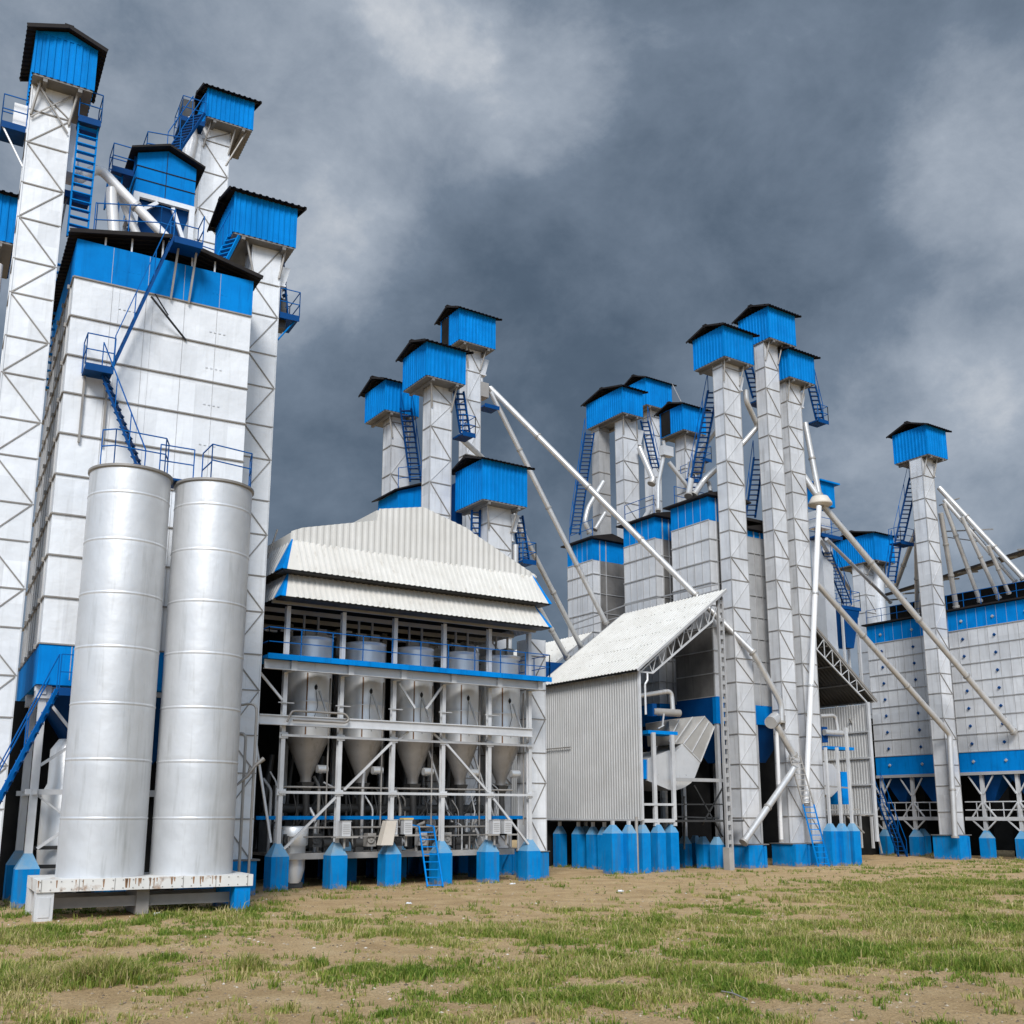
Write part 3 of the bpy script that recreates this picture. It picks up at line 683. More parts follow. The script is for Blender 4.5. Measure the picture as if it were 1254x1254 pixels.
xs = [12.81 + i * .06 for i in range(int((22.91 - 12.81) / .06) + 1)] + [22.91]
ph = [0, 0, .03, .03]; lo = []; up = []
for i, x in enumerate(xs):
    zt = np.interp(x, [p[0] for p in prof], [p[1] for p in prof]); yy = 32.6 - ph[i % 4]
    lo.append((x, yy, 11.40)); up.append((x, yy, float(zt)))
n = len(xs); q.add(lo + up, [(i, i + 1, n + i + 1, n + i) for i in range(n - 1)])
q.build('parapet', 'ivory', HBD)
bot = [(22.91, 11.35), (12.81, 11.35)]
MB().prism([(x, 32.66, z - .04) for x, z in prof + bot], (0, 6.7, 0)).build('roof_deck', 'ivory', HBD)
MB().tube([(12.35, 33.5, 10.9), (12.55, 33.2, 11.9)], .03, 6).build('stub_pole', 'strut', HBD)

# --- the five tanks in front, five behind
TX = [14.71, 16.85, 18.94, 20.98, 22.85]; TR = [.79, .76, .72, .71, .78]
LB = ['leftmost hopper tank in the open building, nearest the white tower', 'second hopper tank from the left in the open building', 'middle hopper tank of five in the open building, between the V braces', 'fourth hopper tank from the left in the open building', 'rightmost hopper tank of five in the open building, nearest the corrugated shed']
def hopper_tank(x, y, r, label, mat='tank', front=True, group='hopper tanks'):
    t = thing('hopper_tank', label, 'tank', (x, y, 3.6), 0, group)
    MB().lathe((x, y), [(r, 5.05), (r, 5.15), (r, 6.1), (r, 6.22), (r + .01, 6.25), (r + .01, 6.27), (r, 6.3), (r, 6.42), (r, 7.48), (r, 7.58), (r + .01, 7.61), (r + .01, 7.63), (r, 7.66), (r, 7.76), (r, 8.4), (r, 8.5), (r + .02, 8.51), (r + .02, 8.56), (.1, 8.66), (0, 8.66)], 44).build('shell', mat, t)
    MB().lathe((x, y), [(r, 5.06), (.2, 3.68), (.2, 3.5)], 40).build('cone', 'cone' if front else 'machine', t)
    MB().frustum((x - .12, x + .12, y - .12, y + .12, 3.15), (x - .24, x + .24, y - .24, y + .24, 3.5)).tube([(x, y - .05, 3.2), (x + .1, y, 1.9)], .12, 10).build('outlet', 'machine', t)
    if front:
        MB().tube([(x + .28, y - .3, 3.95), (x + .66, y - .3, 3.95)], .14, 14).box(x + .4, x + .5, y - .25, y - .05, 3.8, 3.9).build('vibrator_motor', 'tank', t)
        q = MB()
        for dx in (-.42, .12): q.tube([(x + dx, y - .3, 8.56), (x + dx, y - .3, 9.5)], .05, 8)
        q.box(x - .3, x + .1, y - .2, y + .2, 8.6, 8.85).box(x + .2, x + .55, y - .1, y + .3, 8.6, 8.95)
        q.build('inlet_pipe', 'strut', t)
        a = math.radians(-118); s0, s1 = a - .035, a + .03
        vs = [(x + (r + .008) * math.cos(u), y + (r + .008) * math.sin(u), z) for z in (5.1, 7.25) for u in (s0, s1)]
        MB().add(vs, [(0, 1, 3, 2)]).build('rust_streak', 'rust', t)
        q = MB(); u = math.radians(-96); px_, py_ = x + (r + .006) * math.cos(u), y + (r + .006) * math.sin(u)
        q.lathe((px_, py_), [(.0, 6.62), (.055, 6.7), (.055, 6.78), (0, 6.86)], 10).build('port', 'dark', t)
        q = MB(); k = random.uniform(-.1, .1)
        q.tube([(px_, py_ - .01, 6.62), (px_ + .02 + k, py_ - .015, 6.1), (px_ - .03, py_ - .015, 5.7), (px_ + .05, py_ - .01, 5.3)], .008, 5).build('cable', 'machine', t)
        q = MB()
        for i in range(5):
            u = math.radians(-88) + i * .055; q.box(x + (r + .004) * math.cos(u) - .012, x + (r + .004) * math.cos(u) + .012, y + (r + .006) * math.sin(u) - .012, y + (r + .006) * math.sin(u), 7.62, 7.62 + (.1, .07, .1, .08, .1)[i])
        q.build('stencil_mark', 'strut', t)
    return t
for x, r, l in zip(TX, TR, LB): hopper_tank(x, 35.05, r, l)
for i, x in enumerate(TX[:4]):
    hopper_tank(x + .95, 37.3, .74, ['shadowed back-row hopper tank behind the gap between the first two front tanks', 'shadowed back-row hopper tank behind the gap left of the middle front tank', 'shadowed back-row hopper tank behind the gap right of the middle front tank', 'shadowed back-row hopper tank behind the gap left of the last front tank'][i], 'darkgrey', False, 'back row hopper tanks')  # darker materials paint the shade on the back row
# things standing at the footings
def cbox(x, z, label, cap=None, tarp=False):
    t = thing('control_box', label, 'control box', (x, 33.0, z), 0, 'control boxes')
    MB().box(x - .16, x + .16, 32.85, 33.1, z, z + .48).box(x - .18, x + .18, 32.83, 33.12, z + .481, z + .5).build('housing', 'steel', t)
    if cap: MB().box(x - .19, x + .19, 32.82, 33.13, z + .502, z + .55).build('cap', cap, t)
    q = MB()
    for k in range(5): q.box(x - .12, x + .12, 32.838, 32.851, z + .08 + k * .07, z + .1 + k * .07)
    q.build('louvre', 'seam_light', t)
    MB().box(x - .4, x + .42, 32.8, 33.15, z - .06, z - .005).bar((x, 33., z - .4), (x, 33, z - .06), .06).build('bracket', 'strut', t)
    if tarp:
        q = MB(); q.frustum((x - .5, x - .05, 32.76, 33.1, z - .35), (x - .28, x + .1, 32.8, 33.12, z + .46)).build('cloth_cover', 'beige', t)
cbox(15.3, 1.68, 'single grey louvred control box on the second blue footing')
cbox(17.05, 1.72, 'control box half covered by a beige cloth on the third blue footing', None, True)
cbox(17.62, 1.72, 'control box with a yellow cap beside the beige cloth cover', 'yellow')
cbox(21.25, 1.7, 'left one of the two grey control boxes on the fifth blue footing')
cbox(21.75, 1.7, 'right one of the two grey control boxes on the fifth blue footing')
ld = thing('ladder', 'short blue steel ladder leaning against the hopper building deck', 'ladder', (18.4, 32.5, 0))
top = at(522, 1012, Y=33.4); bot = at(533, 1086, Z=.02)
q = MB(); wd = V((.24, -.1, 0))
for sg in (-1, 1): q.bar(top + wd * sg, bot + wd * sg, .05, .06).bar(top + wd * sg, top + wd * sg + V((-.12, .3, .05)), .04)
q.build('rail', 'blue', ld)
for i in range(8):
    c = bot + (top - bot) * ((i + .2) / 8); MB().bar(c - wd, c + wd, .045, .035).build('rung', 'blue', ld)
tk = thing('tank', 'pale grey upright drum behind the first blue footing of the hopper building', 'tank', (14.0, 34.3, 0))
MB().lathe((14.05, 34.35), [(.3, .15), (.42, .6), (.42, 1.35), (.5, 1.38), (.5, 1.95), (.46, 2.0), (0, 2.0)], 32).build('shell', 'tank', tk)
MB().box(13.75, 14.35, 34.1, 34.6, 0, .18).build('stand', 'machine', tk)

# --- towers behind and beside the hopper building
TB1 = tower('leftmost grey elevator tower of the group behind the hopper building', (21.22, 22.2), (42, 42.8), 1., 20.8, (20.62, 22.35), (41.5, 43.6), (20.8, 22.28), .4, 'x', 'grey', 0, 1.3)
TB2 = tower('grey elevator tower rising right behind the stepped parapet of the hopper building', (21.14, 22.2), (38.1, 38.75), 1., 21.0, (20.52, 22.45), (37.4, 39.55), (21.0, 22.55), .35, 'x', 'grey', 0, 1.28, phase=1)
stair(TB2, (22.5, 38.0, 20.9), (22.85, 38.0, 19.0), .42, (.8, -.5, 0), .22, 'blue_deep', True, (1, 0))
landing(TB2, 22.55, 23.2, 37.7, 38.6, 18.9, True, 'blue_deep', 'fr', .85)
TB3 = tower('farthest and tallest grey elevator tower behind the hopper building, spouts starting from it', (26.54, 27.37), (44., 44.7), 1., 26.4, (25.7, 27.88), (43.4, 45.3), (26.4, 28.15), .4, 'x', 'grey', 0, 1.5, opening=True)
landing(TB3, 27.4, 28.3, 43.6, 44.4, 23.3, False, 'blue_deep')
spout_head(TB3, 27.37, 44.0, 26., .95); MB().box(27.4, 27.9, 44, 44.6, 23.9, 24.7).build('spout_valve', 'strut', TB3)
TB4 = tower('lowest grey elevator tower by the right roof end of the hopper building', (23.43, 24.65), (37., 37.6), 1., 15.6, (22.8, 25.05), (36.4, 38.64), (15.55, 17.34), .36, 'x', 'grey', 0, 1.25)
stair(TB4, (25.2, 37.3, 15.4), (25.55, 37.3, 13.4), .42, (.8, -.5, 0), .22, 'blue_deep', True, (1, 0))
landing(TB4, 25.2, 25.9, 36.9, 37.9, 13.3, True, 'blue_deep', 'fr', .85)
stair(TB4, (23.2, 37.6, 15.4), (23.15, 37.6, 12.6), .35, (.8, -.5, 0), .22, 'blue_deep', False)
spout_head(TB4, 24.65, 37., 15.3, .8); MB().tube([(25.0, 37.2, 14.), (25.0, 37.2, 12.)], .14, 12).build('spout_pipe', 'pipe', TB4)
x5l = at(648, 900, Y=34.3).x; x5r = at(668, 900, Y=34.3).x
TB5 = tower('white elevator shaft at the right end of the hopper building platform, blue base', (x5l, x5r), (34.3, 35.1), 1.0, 9.3, None, None, None, 0, 'x', 'white', 0, 1.25, strong=True, base=False)
MB().box(x5l - .02, x5r + .08, 34.24, 35.2, -.05, .97).build('plinth', 'foot', TB5); MB().box(x5l - .05, x5r + .12, 34.2, 35.24, .972, 1.0).build('plinth_cap', 'under', TB5)
HB2 = thing('roof_hopper', 'small blue hopper house showing above the parapet between two grey towers', 'hopper', at(500, 620, Y=41))
a = at(487, 622, Y=41); b = at(520, 600, Y=41); a2 = at(487, 601, Y=41)
q = MB(); q.box(a.x, b.x + .3, 41, 43, a.z - 3.4, a2.z); hw = q.build('hopper_house', 'blue', HB2)
MB().prism([(a.x - .25, 40.8, a2.z - .05), (a.x - .25, 43.2, a2.z - .05), (b.x + .4, 43.2, a2.z + .75), (b.x + .4, 40.8, a2.z + .75)], (0, 0, .06)).build('roof', 'roof', hw)
MB().prism([(a.x, 41.02, a2.z), (b.x + .3, 41.02, a2.z), (b.x + .3, 41.02, a2.z + .62)], (0, 1.9, 0)).build('gable', 'blue', hw)
railing(HB2, [(a.x, 41, a2.z + .1), (b.x, 41, a2.z + .5)], 1.)
MB().box(23.0, 23.35, 39, 41, 12, 17).build('duct', 'blue_deep', HB2)
stair(TB1, at(497, 500, Y=41.2), at(509, 590, Y=41.2), .5, (.8, -.5, 0), .24, 'blue_deep', True, (1, 1))

# ================================================================== CORRUGATED SHED (left lean-to)
SH = thing('corrugated_shed', 'grey corrugated shed with cream lean-to roof, open truss front and rows of blue footings', 'shed', (31, 34.6, 0))
WX = 29.67
q = MB(); q.corr((WX, 41.6, 2.2), (0, -7.0, 0), (0, 0, 6.25), .17, .035, False)
wl = q.build('side_wall', 'zinc', SH)
MB().box(WX + .03, WX + .09, 34.62, 41.6, 2.2, 8.4).build('wall_back', 'interior', wl)
MB().box(WX - .02, WX + .1, 34.56, 34.62, 2.15, 8.5).box(WX - .03, WX + .1, 34.62, 41.6, 2.12, 2.2).build('trim', 'steel', wl)
MB().tube([(WX - .12, 41.5, 5.45), (WX - .12, 39.4, 5.45)], .03, 8).build('stub_pipe', 'strut', wl)
slope = (12.68 - 8.49) / (34.95 - 29.36)
def rz(x): return 8.49 + (x - 29.36) * slope
def lean_roof(xa, xb, ya, yb, dz=0, name='roof'):
    q = MB(); q.corr((xa, yb, rz(xa) + dz), (0, ya - yb, 0), (xb - xa, 0, rz(xb) - rz(xa)), .24, .035)
    o = q.build(name, 'cream', SH)
    q = MB(); q.bar((xa, ya, rz(xa) + dz - .04), (xb, ya, rz(xb) + dz - .04), .03, .1).bar((xa, yb, rz(xa) + dz - .04), (xb, yb, rz(xb) + dz - .04), .03, .1)
    q.build('edge_trim', 'seam_light', o)
    q = MB(); q.prism([(xa + .02, ya + .02, rz(xa) + dz - .05), (xb - .02, ya + .02, rz(xb) + dz - .05), (xb - .02, ya + .02, rz(xb) + dz - .09), (xa + .02, ya + .02, rz(xa) + dz - .09)], (0, yb - ya - .04, 0))
    q.build('lining', 'interior', o)
    q = MB(); random.seed(5)
    nr = int((xb - xa) / 1.1)
    for i in range(1, nr + 1):
        x = xa + (xb - xa) * i / (nr + 1)
        yy = ya + .2
        while yy < yb - .2:
            q.box(x - .014, x + .014, yy - .012, yy + .012, rz(x) + dz + .03, rz(x) + dz + .048); yy += .24 * random.choice((1, 1, 2, 3))
    q.build('roof_screw', 'seam', o)
    return o
lean_roof(29.36, 34.95, 34.3, 41.9)
lean_roof(29.36, 33.7, 42.9, 50., .0, 'rear_roof')
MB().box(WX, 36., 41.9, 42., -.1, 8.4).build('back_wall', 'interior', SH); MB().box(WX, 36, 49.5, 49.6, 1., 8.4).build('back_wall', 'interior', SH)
MB().box(WX + .1, 33.5, 42.0, 43.2, 8.3, 9.8).build('gap_duct', 'blue_deep', SH)
MB().corr((WX, 50, 2.2), (0, -8.0, 0), (0, 0, 6.25), .17, .035, False).build('side_wall', 'zinc', SH)
for k in range(6):
    yy = 34.62 + k * 1.45
    q = MB(); A0 = V((29.8, yy, 8.45)); A1 = V((34.85, yy, rz(34.85) - .15)); B0 = V((30.5, yy, 8.45)); B1 = V((34.25, yy, 11.15))
    q.bar(A0, A1, .06).bar(A0, B0, .07).bar(B0, B1, .075).bar(B1, A1, .05)
    for i in range(7):
        a = B0 + (B1 - B0) * (i / 6.5); t = .12 + .12 * i
        top = V((a.x - .25, yy, rz(a.x - .25) - .15)); top2 = V((a.x + .3, yy, rz(a.x + .3) - .15))
        q.bar(a, top, .035).bar(a, top2, .035)
    q.build('truss', 'steel' if k == 0 else 'machine', SH)
# lattice column
q = MB(); xa, xb = 34.62, 34.9
for x in (xa, xb): q.box(x - .042, x + .042, 34.55, 34.68, 0, 12.35)
for i in range(29): q.box(xa + .05, xb - .05, 34.57, 34.6, .25 + i * .42, .43 + i * .42)
q.build('lattice_column', 'seam_light', SH)
MB().box(xa - .1, xb - .14, 34.42, 34.8, -.05, .95).build('column_plinth', 'concrete', SH)
MB().tube([(29.28, 34.5, 0), (29.28, 34.5, 2.3)], .07, 12).build('post', 'strut', SH)
MB().tube([(29.95, 34.5, 7.9), (29.95, 34.5, 6.6)], .05, 8).tube([(29.95, 34.5, 7.9), (30.1, 34.5, 8.1), (30.1, 34.5, 8.4)], .05, 8).build('downpipe', 'steel', SH)
fp = [(757, 1070), (777, 1070), (794, 1069), (813, 1068), (829, 1067), (845, 1062), (868, 1063), (885, 1064), (858, 1060)]
for i, (px, py) in enumerate(fp):
    g = at(px, py, Z=0)
    footing(SH, g.x, g.y + .3, .46 if i else .62, 1.62 if i < 5 else 1.05, .34)
    if i < 5: MB().box(g.x - .06, g.x + .06, g.y + .24, g.y + .36, 1.9, 2.13).build('stub_column', 'steel', SH)
for px in (686, 709, 727, 741, 697, 718):
    xx_ = 30.15 if px in (686, 709, 727, 741) else 31.6
    g = at(px, 1060, X=xx_); footing(SH, g.x, g.y, .46, 1.5, .34)
    MB().box(g.x - .06, g.x + .06, g.y - .06, g.y + .06, 1.8, 2.3).build('stub_column', 'steel', SH)
MB().box(WX + .2, 36, 34.9, 41.5, 2.06, 2.14).build('deck', 'machine', SH)
for (px, y0_, y1_) in ((800, 897, 1000), (823, 900, 1003)):
    a = at(px, y0_, Y=34.95); MB().box(a.x - .09, a.x + .09, 34.9, 35.02, 1.9, a.z).build('column', 'steel', SH)
a = at(788, 985, Y=34.9); b = at(826, 987, Y=34.9)
MB().box(a.x, b.x, 34.88, 34.96, a.z - .05, a.z + .05).box(a.x, b.x, 34.88, 34.96, 2.05, 2.2).build('tie_beam', 'steel', SH)
a = at(826, 954, Y=35.2); b = at(889, 955, Y=35.2); MB().box(a.x, b.x, 35.15, 35.25, a.z - .09, a.z + .06).build('cross_beam', 'seam_light', SH)
q = MB()
for (x1, y1, x2, y2) in ((826, 985, 886, 985), (850, 962, 885, 1025), (885, 965, 860, 1010), (838, 975, 838, 1040), (826, 1000, 880, 1002)):
    q.bar(at(x1, y1, Y=36), at(x2, y2, Y=36), .06)
q.build('bracing', 'machine', SH)
MB().bar(at(769, 740, X=35.3), at(880, 715, X=35.3), .06).bar(at(700, 765, X=35.3), at(769, 740, X=35.3), .06).bar(at(700, 772, X=35.3), at(880, 722, X=35.3), .05).build('roof_rail', 'seam_light', SH)

# hot air duct and burner inside the shed
DU = thing('air_duct', 'bright curved sheet metal air duct under the shed roof, joined to the blue band', 'duct', at(827, 968, Y=35.6))
def pq(lst, Y): return [at(x, y, Y=Y) for x, y in lst]
SV = [(793, 929), (819, 919), (827, 920.5), (837, 911), (858, 933), (851, 952), (846, 959), (837, 965), (827, 968), (819, 967), (793, 956)]
MB().prism(list(reversed(pq(SV, 35.6))), (0, 1.9, 0)).build('elbow_casing', 'hood', DU)
MB().prism(list(reversed(pq([(837, 910.5), (863, 877), (875, 890), (858.3, 932.3)], 35.6))), (.15, 1.6, 0)).build('throat', 'hood_tan', DU)
MB().prism(list(reversed(pq([(819, 883), (848, 878), (862.5, 876.8), (836.5, 910.5), (822, 912)], 35.75))), (0, 1.6, 0)).build('throat', 'hood_tan', DU)
q = MB()
for (a, b) in (((837, 911), (863, 877)), ((847, 922), (868, 884)), ((837, 911), (858, 933)), ((858, 933), (875, 890)), ((827, 909), (848, 878)), ((819, 908), (832, 881)), ((827, 921), (827, 967))):
    q.bar(at(*a, Y=35.57), at(*b, Y=35.57), .035)
q.build('duct_seam', 'steel', DU)
a = at(784, 930, Y=35.65); b = at(793, 954, Y=35.65); MB().box(a.x - .5, b.x, 35.65, 37.3, b.z, a.z).build('inlet_box', 'blue', DU)
BU = thing('burner', 'small burner with bent chimney pipe on a blue platform inside the left shed', 'burner', at(808, 895, Y=35.2))
a = at(792, 897, Y=35.1); b = at(828, 894, Y=35.1)
MB().box(a.x, b.x, 35.0, 36.0, a.z - .05, a.z + .1).build('platform', 'blue', BU)
c = at(826, 873, Y=35.3)
MB().tube([c + V((-1.2, 0.1, 0)), c + V((.3, 0, 0))], .17, 16).build('barrel', 'strut', BU)
MB().tube(elbow([at(783, 852, Y=35.4), at(822, 846, Y=35.4), at(824, 871, Y=35.35)], .3), .11, 12).build('chimney_pipe', 'pipe', BU)
MB().bar(at(811, 890, Y=35.2), at(813, 874, Y=35.2), .05).bar(at(813, 888, Y=35.2), at(806, 892, Y=35.2), .04).build('support', 'steel', BU)
MB().box(c.x - 1.3, c.x - 1.05, 35.3, 35.7, c.z - .2, c.z + .35).build('fan_housing', 'blue_deep', BU)

# ================================================================== GRAIN DRYER BLOCKS
def dryer(label, x0, x1, y0, y1, zb, zw, zt, dark=False, lower=1.1, legs=False):
    t = thing('grain_dryer', label, 'grain dryer', ((x0 + x1) / 2, y0, 0), 0, 'grain dryer blocks')
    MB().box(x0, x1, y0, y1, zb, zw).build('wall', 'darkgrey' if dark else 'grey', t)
    MB().box(x0 - .012, x1 + .012, y0 - .012, y1 + .012, zw, zt).build('top_band', 'blue', t)
    MB().box(x0 - .012, x1 + .012, y0 - .012, y1 + .012, zb - lower, zb).build('bottom_band', 'blue', t)
    q = MB(); z = zb + 1.12
    while z < zw - .3:
        q.box(x0 - .05, x0 + .002, y0 - .05, y1 + .05, z - .025, z + .025).box(x0, x1, y0 - .05, y0 + .002, z - .02, z + .02); z += 1.12
    for z in (zw, zb): q.box(x0 - .03, x0 + .002, y0 - .03, y1 + .03, z - .02, z + .02)
    n = 5
    for k in range(0, n + 1):
        y = y0 + (y1 - y0) * k / n; q.box(x0 - .022, x0 + .002, y - .018, y + .018, zb, zw - .02)
        if 0 < k < n: q.box(x0 - .02, x0 - .011, y - .008, y + .008, zw, zt)
    for x in (x0 + .5, x0 + .95): q.box(x - .02, x + .02, y0 - .06, y0 + .002, zb, zt)
    q.build('frame_angle', 'seam_light', t)
    if not dark: MB().box(x0 + .5, x1, y0 - .008, y0 + .002, zb + 2.4, zw).build('side_sheet', 'soot_shade', t)
    MB().prism([(x0 - .3, y0 - .3, zt + .02), (x1 + .3, y0 - .3, zt + .02), (x1 + .3, y0 - .3, zt + .1), ((x0 + x1) / 2, y0 - .3, zt + .45), (x0 - .3, y0 - .3, zt + .1)], (0, y1 - y0 + .6, 0)).build('roof', 'roof', t)
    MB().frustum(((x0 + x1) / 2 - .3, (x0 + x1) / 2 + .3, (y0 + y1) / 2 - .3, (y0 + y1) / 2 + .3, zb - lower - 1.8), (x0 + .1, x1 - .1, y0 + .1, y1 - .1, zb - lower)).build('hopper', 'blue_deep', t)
    for (x, y) in ((x0 + .12, y0 + .12), (x1 - .12, y0 + .12), (x0 + .12, y1 - .12), (x1 - .12, y1 - .12)):
        MB().box(x - .09, x + .09, y - .09, y + .09, 1., zb - lower).build('leg', 'steel', t)
    return t
DX = 36.12
d3 = dryer('grain dryer nearest the front towers, blue band above the air duct', DX, 38.6, 36.5, 39.2, 7.95, 16.75, 17.95, lower=1.3)
MB().box(DX - .03, DX - .024, 36.55, 39.15, 7.97, 11.4).build('shade_sheet', 'soot_shade', d3)  # shade under the shed roof, painted as a dark sheet on this face
MB().box(DX - .02, DX - .014, 36.7, 39.2, 6.67, 7.93).build('shade_band', 'blue_deep', d3)  # darker blue paints the roof's shade onto the bottom band
d2 = dryer('middle grain dryer block with blue top, spout crossing in front of it', DX, 38.6, 40.5, 43.05, 7.95, 16.7, 17.85)
d1 = dryer('leftmost and smallest looking grain dryer block with blue top behind the shed roof', DX, 38.6, 45.85, 48.2, 7.95, 16.6, 17.8)
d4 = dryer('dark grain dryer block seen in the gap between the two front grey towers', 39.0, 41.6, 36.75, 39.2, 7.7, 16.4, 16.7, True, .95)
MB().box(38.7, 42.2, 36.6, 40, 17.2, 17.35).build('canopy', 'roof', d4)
for t_, pts in ((d2, [(36.2, 40.6, 18.1), (36.2, 43., 18.1), ]), (d1, [(36.2, 45.9, 18.), (36.2, 48.1, 18.)]), (d3, [(38.4, 39.1, 18.2), (36.3, 39.1, 18.2)])):
    railing(t_, pts, 1.0)

bw_ = thing('shade_wall', 'added near-black shade sheet at ground level behind the dryer hoppers', 'wall', (40, 44.4, 0))  # added sheet, near-black so the bright gap reads as shade
MB().box(36.05, 46.5, 44.4, 44.5, -.1, 6.5).box(35.9, 36., 42.1, 44.5, -.1, 6.5).build('added_shade_sheet', 'interior', bw_)
MB().box(36.3, 38.3, 39.35, 39.4, -.1, 6.4).build('shade_backing', 'interior', d3)  # near-black sheets here and below paint the shade behind the dryer legs
MB().box(39.2, 41.4, 39.35, 39.4, -.1, 6.4).build('shade_backing', 'interior', d4)
# ================================================================== TOWERS BEHIND THE DRYERS
TE1 = tower('grey elevator tower with the longest blue head house on two shafts, behind the dryers', (38.7, 39.85), (46, 46.7), 1, 25.85, (38.23, 39.76), (45.4, 48.85), (25.85, 27.46), .4, 'x', 'grey', 0, 1.3)
t = TE1; MB().box(38.45, 39.3, 48.0, 48.7, 1, 25.8).build('rear_shaft', 'darkgrey', t)
for k in range(14): MB().box(38.42, 39.33, 47.97, 48.0, 8 + k * 1.35, 8.05 + k * 1.35).box(38.42, 38.45, 48., 48.73, 8 + k * 1.35, 8.05 + k * 1.35).build('stiffener_ring', 'seam', t)
stair(t, at(722, 530, Y=48.2), at(704, 655, Y=48.2), .55, (.8, -.5, 0), .26, 'blue_deep', True, (1, 0))
stair(t, at(789, 515, Y=46.3), at(803, 575, Y=46.3), .45, (.8, -.5, 0), .24, 'blue_deep', True, (0, 1))
spout_head(t, 39.85, 46.05, 25.3, 1.)
TE2 = tower('farthest grey elevator tower of the middle group, half hidden behind the long head house', (46.25, 47.1), (52, 52.7), 1, 30., (45.42, 47.75), (51.4, 53.6), (30., 31.95), .45, 'x', 'grey', 0, 1.5)
MB().bar(at(823, 470, Y=51.5), at(834, 492, Y=46), .05).build('stay', 'strut', TE2)
TE3 = tower('short grey elevator tower with open backed blue head house left of the front towers', (43.7, 44.6), (46, 46.8), 1, 25.8, (43.1, 44.98), (45.4, 47.5), (25.8, 27.46), .35, 'x', 'grey', 0, 1.4, opening=True)
landing(TE3, 43.2, 44., 45.2, 45.9, 22.6, True, 'blue_deep', 'fl', .9)
landing(TE3, 44.7, 45.4, 45.4, 46., 24.2, True, 'blue_deep', 'fr', .9)
# spout tangle above the dryers
def sp(pts, r, label, mat='pipe', Y=44., **k): return pipe([at(x, y, Y=(yy if yy else Y)) for x, y, yy in pts], r, label, mat, **k)
sp([(783, 548, 45.6), (800, 587, 45.), (798, 592, 45)], .2, 'short fat spout dropping from the long head house tower', er=.1)
sp([(812, 540, 45.5), (814, 548, 45.5), (812, 562, 45.), (806, 592, 44.5), (806, 625, 44)], .13, 'jointed vertical spout between the tower group and the dryer roof')
sp([(819, 566, 44.5), (848, 603, 44.)], .14, 'light spout slanting right down to the nearest dryer roof')
sp([(882, 520, 37.6), (851, 560, 39.), (843, 607, 38.)], .17, 'spout from behind the first front tower bending down onto the nearest dryer', er=.3)
sp([(886, 566, 37.2), (862, 588, 38.), (850, 606, 38)], .17, 'lower spout from behind the first front tower to the nearest dryer roof', er=.3)
sp([(862, 588, 38.2), (868, 590, 38.2), (870, 602, 38)], .13, 'small bent spout elbow at the roof edge of the nearest dryer', er=.2, ends=False)
sp([(739, 590, 47), (720, 622, 47), (716, 640, 47), (722, 652, 47.)], .15, 'bent spout ending on the leftmost dryer roof', er=.3)
sp([(741, 628, 46.8), (729, 648, 46.8)], .13, 'short thin spout onto the leftmost dryer roof')
sp([(795, 625, 43.), (786, 640, 42.)], .15, 'short bent spout on the middle dryer roof', er=.2)
DB = thing('distributor', 'pale square distributor box above the nearest dryer roof', 'distributor', at(853, 577, Y=38.6))
a = at(853, 572, Y=38.6); MB().box(a.x - .35, a.x + .35, 38.3, 38.9, a.z - .3, a.z + .3).box(a.x - .1, a.x + .1, 38.5, 38.7, a.z + .3, a.z + .7).build('box', 'hood_tan', DB)
DB = thing('distributor', 'small white two way distributor beside the long head house tower', 'distributor', at(816, 555, Y=45.))
a = at(816, 553, Y=45.); MB().box(a.x - .4, a.x + .4, 44.8, 45.2, a.z - .3, a.z + .3).build('box', 'steel', DB)

# ================================================================== THREE FRONT TOWERS
TF1 = tower('leftmost of the three front grey towers, beside the lattice column of the shed', (36.42, 37.6), (35.4, 36.05), 1.0, 24.9, (36.1, 38.15), (34.9, 37.06), (24.9, 26.55), .32, 'x', 'grey', 0, 1.24, pits=.22)
stair(TF1, at(873, 478, Y=37.1), at(848, 606, Y=38.4), .5, (.8, -.5, 0), .26, 'blue_deep', True, (1, 0))
stair(TF1, at(916, 449, Y=36.4), at(927, 488, Y=36.4), .42, (.8, -.5, 0), .24, 'blue_deep', True, (0, 0))
a = at(930, 493, Y=36.4); landing(TF1, a.x - .42, a.x + .4, 36.1, 36.9, a.z, True, 'blue_deep', 'fr', .9)
spout_head(TF1, 37.6, 35.5, 24.4, .8)
TF2 = tower('middle and tallest of the three front grey towers', (39.55, 40.57), (35.4, 36.05), 1.0, 26.8, (39.48, 41.46), (34.9, 37.0), (26.8, 28.55), .36, 'x', 'grey', 0, 1.28, pits=.22, phase=1)
stair(TF2, at(929, 560, Y=37.0), at(919, 634, Y=37.6), .5, (.8, -.5, 0), .26, 'blue_deep', True, (1, 0))
TF3 = tower('rightmost of the three front grey towers, white vertical spout in front of it', (41.12, 42.2), (35.4, 36.05), 1.0, 24.95, (40.86, 42.8), (34.9, 37.), (24.95, 26.5), .32, 'x', 'grey', 0, 1.26, pits=.22, opening=True)
stair(TF3, at(994, 472, Y=36.2), at(1004, 514, Y=36.2), .42, (.8, -.5, 0), .24, 'blue_deep', True, (0, 1))
a = at(1003, 517, Y=36.2); landing(TF3, a.x - .42, a.x + .42, 35.9, 36.7, a.z, True, 'blue_deep', 'fr', .9)
spout_head(TF3, 42.2, 35.5, 24.6, .9)

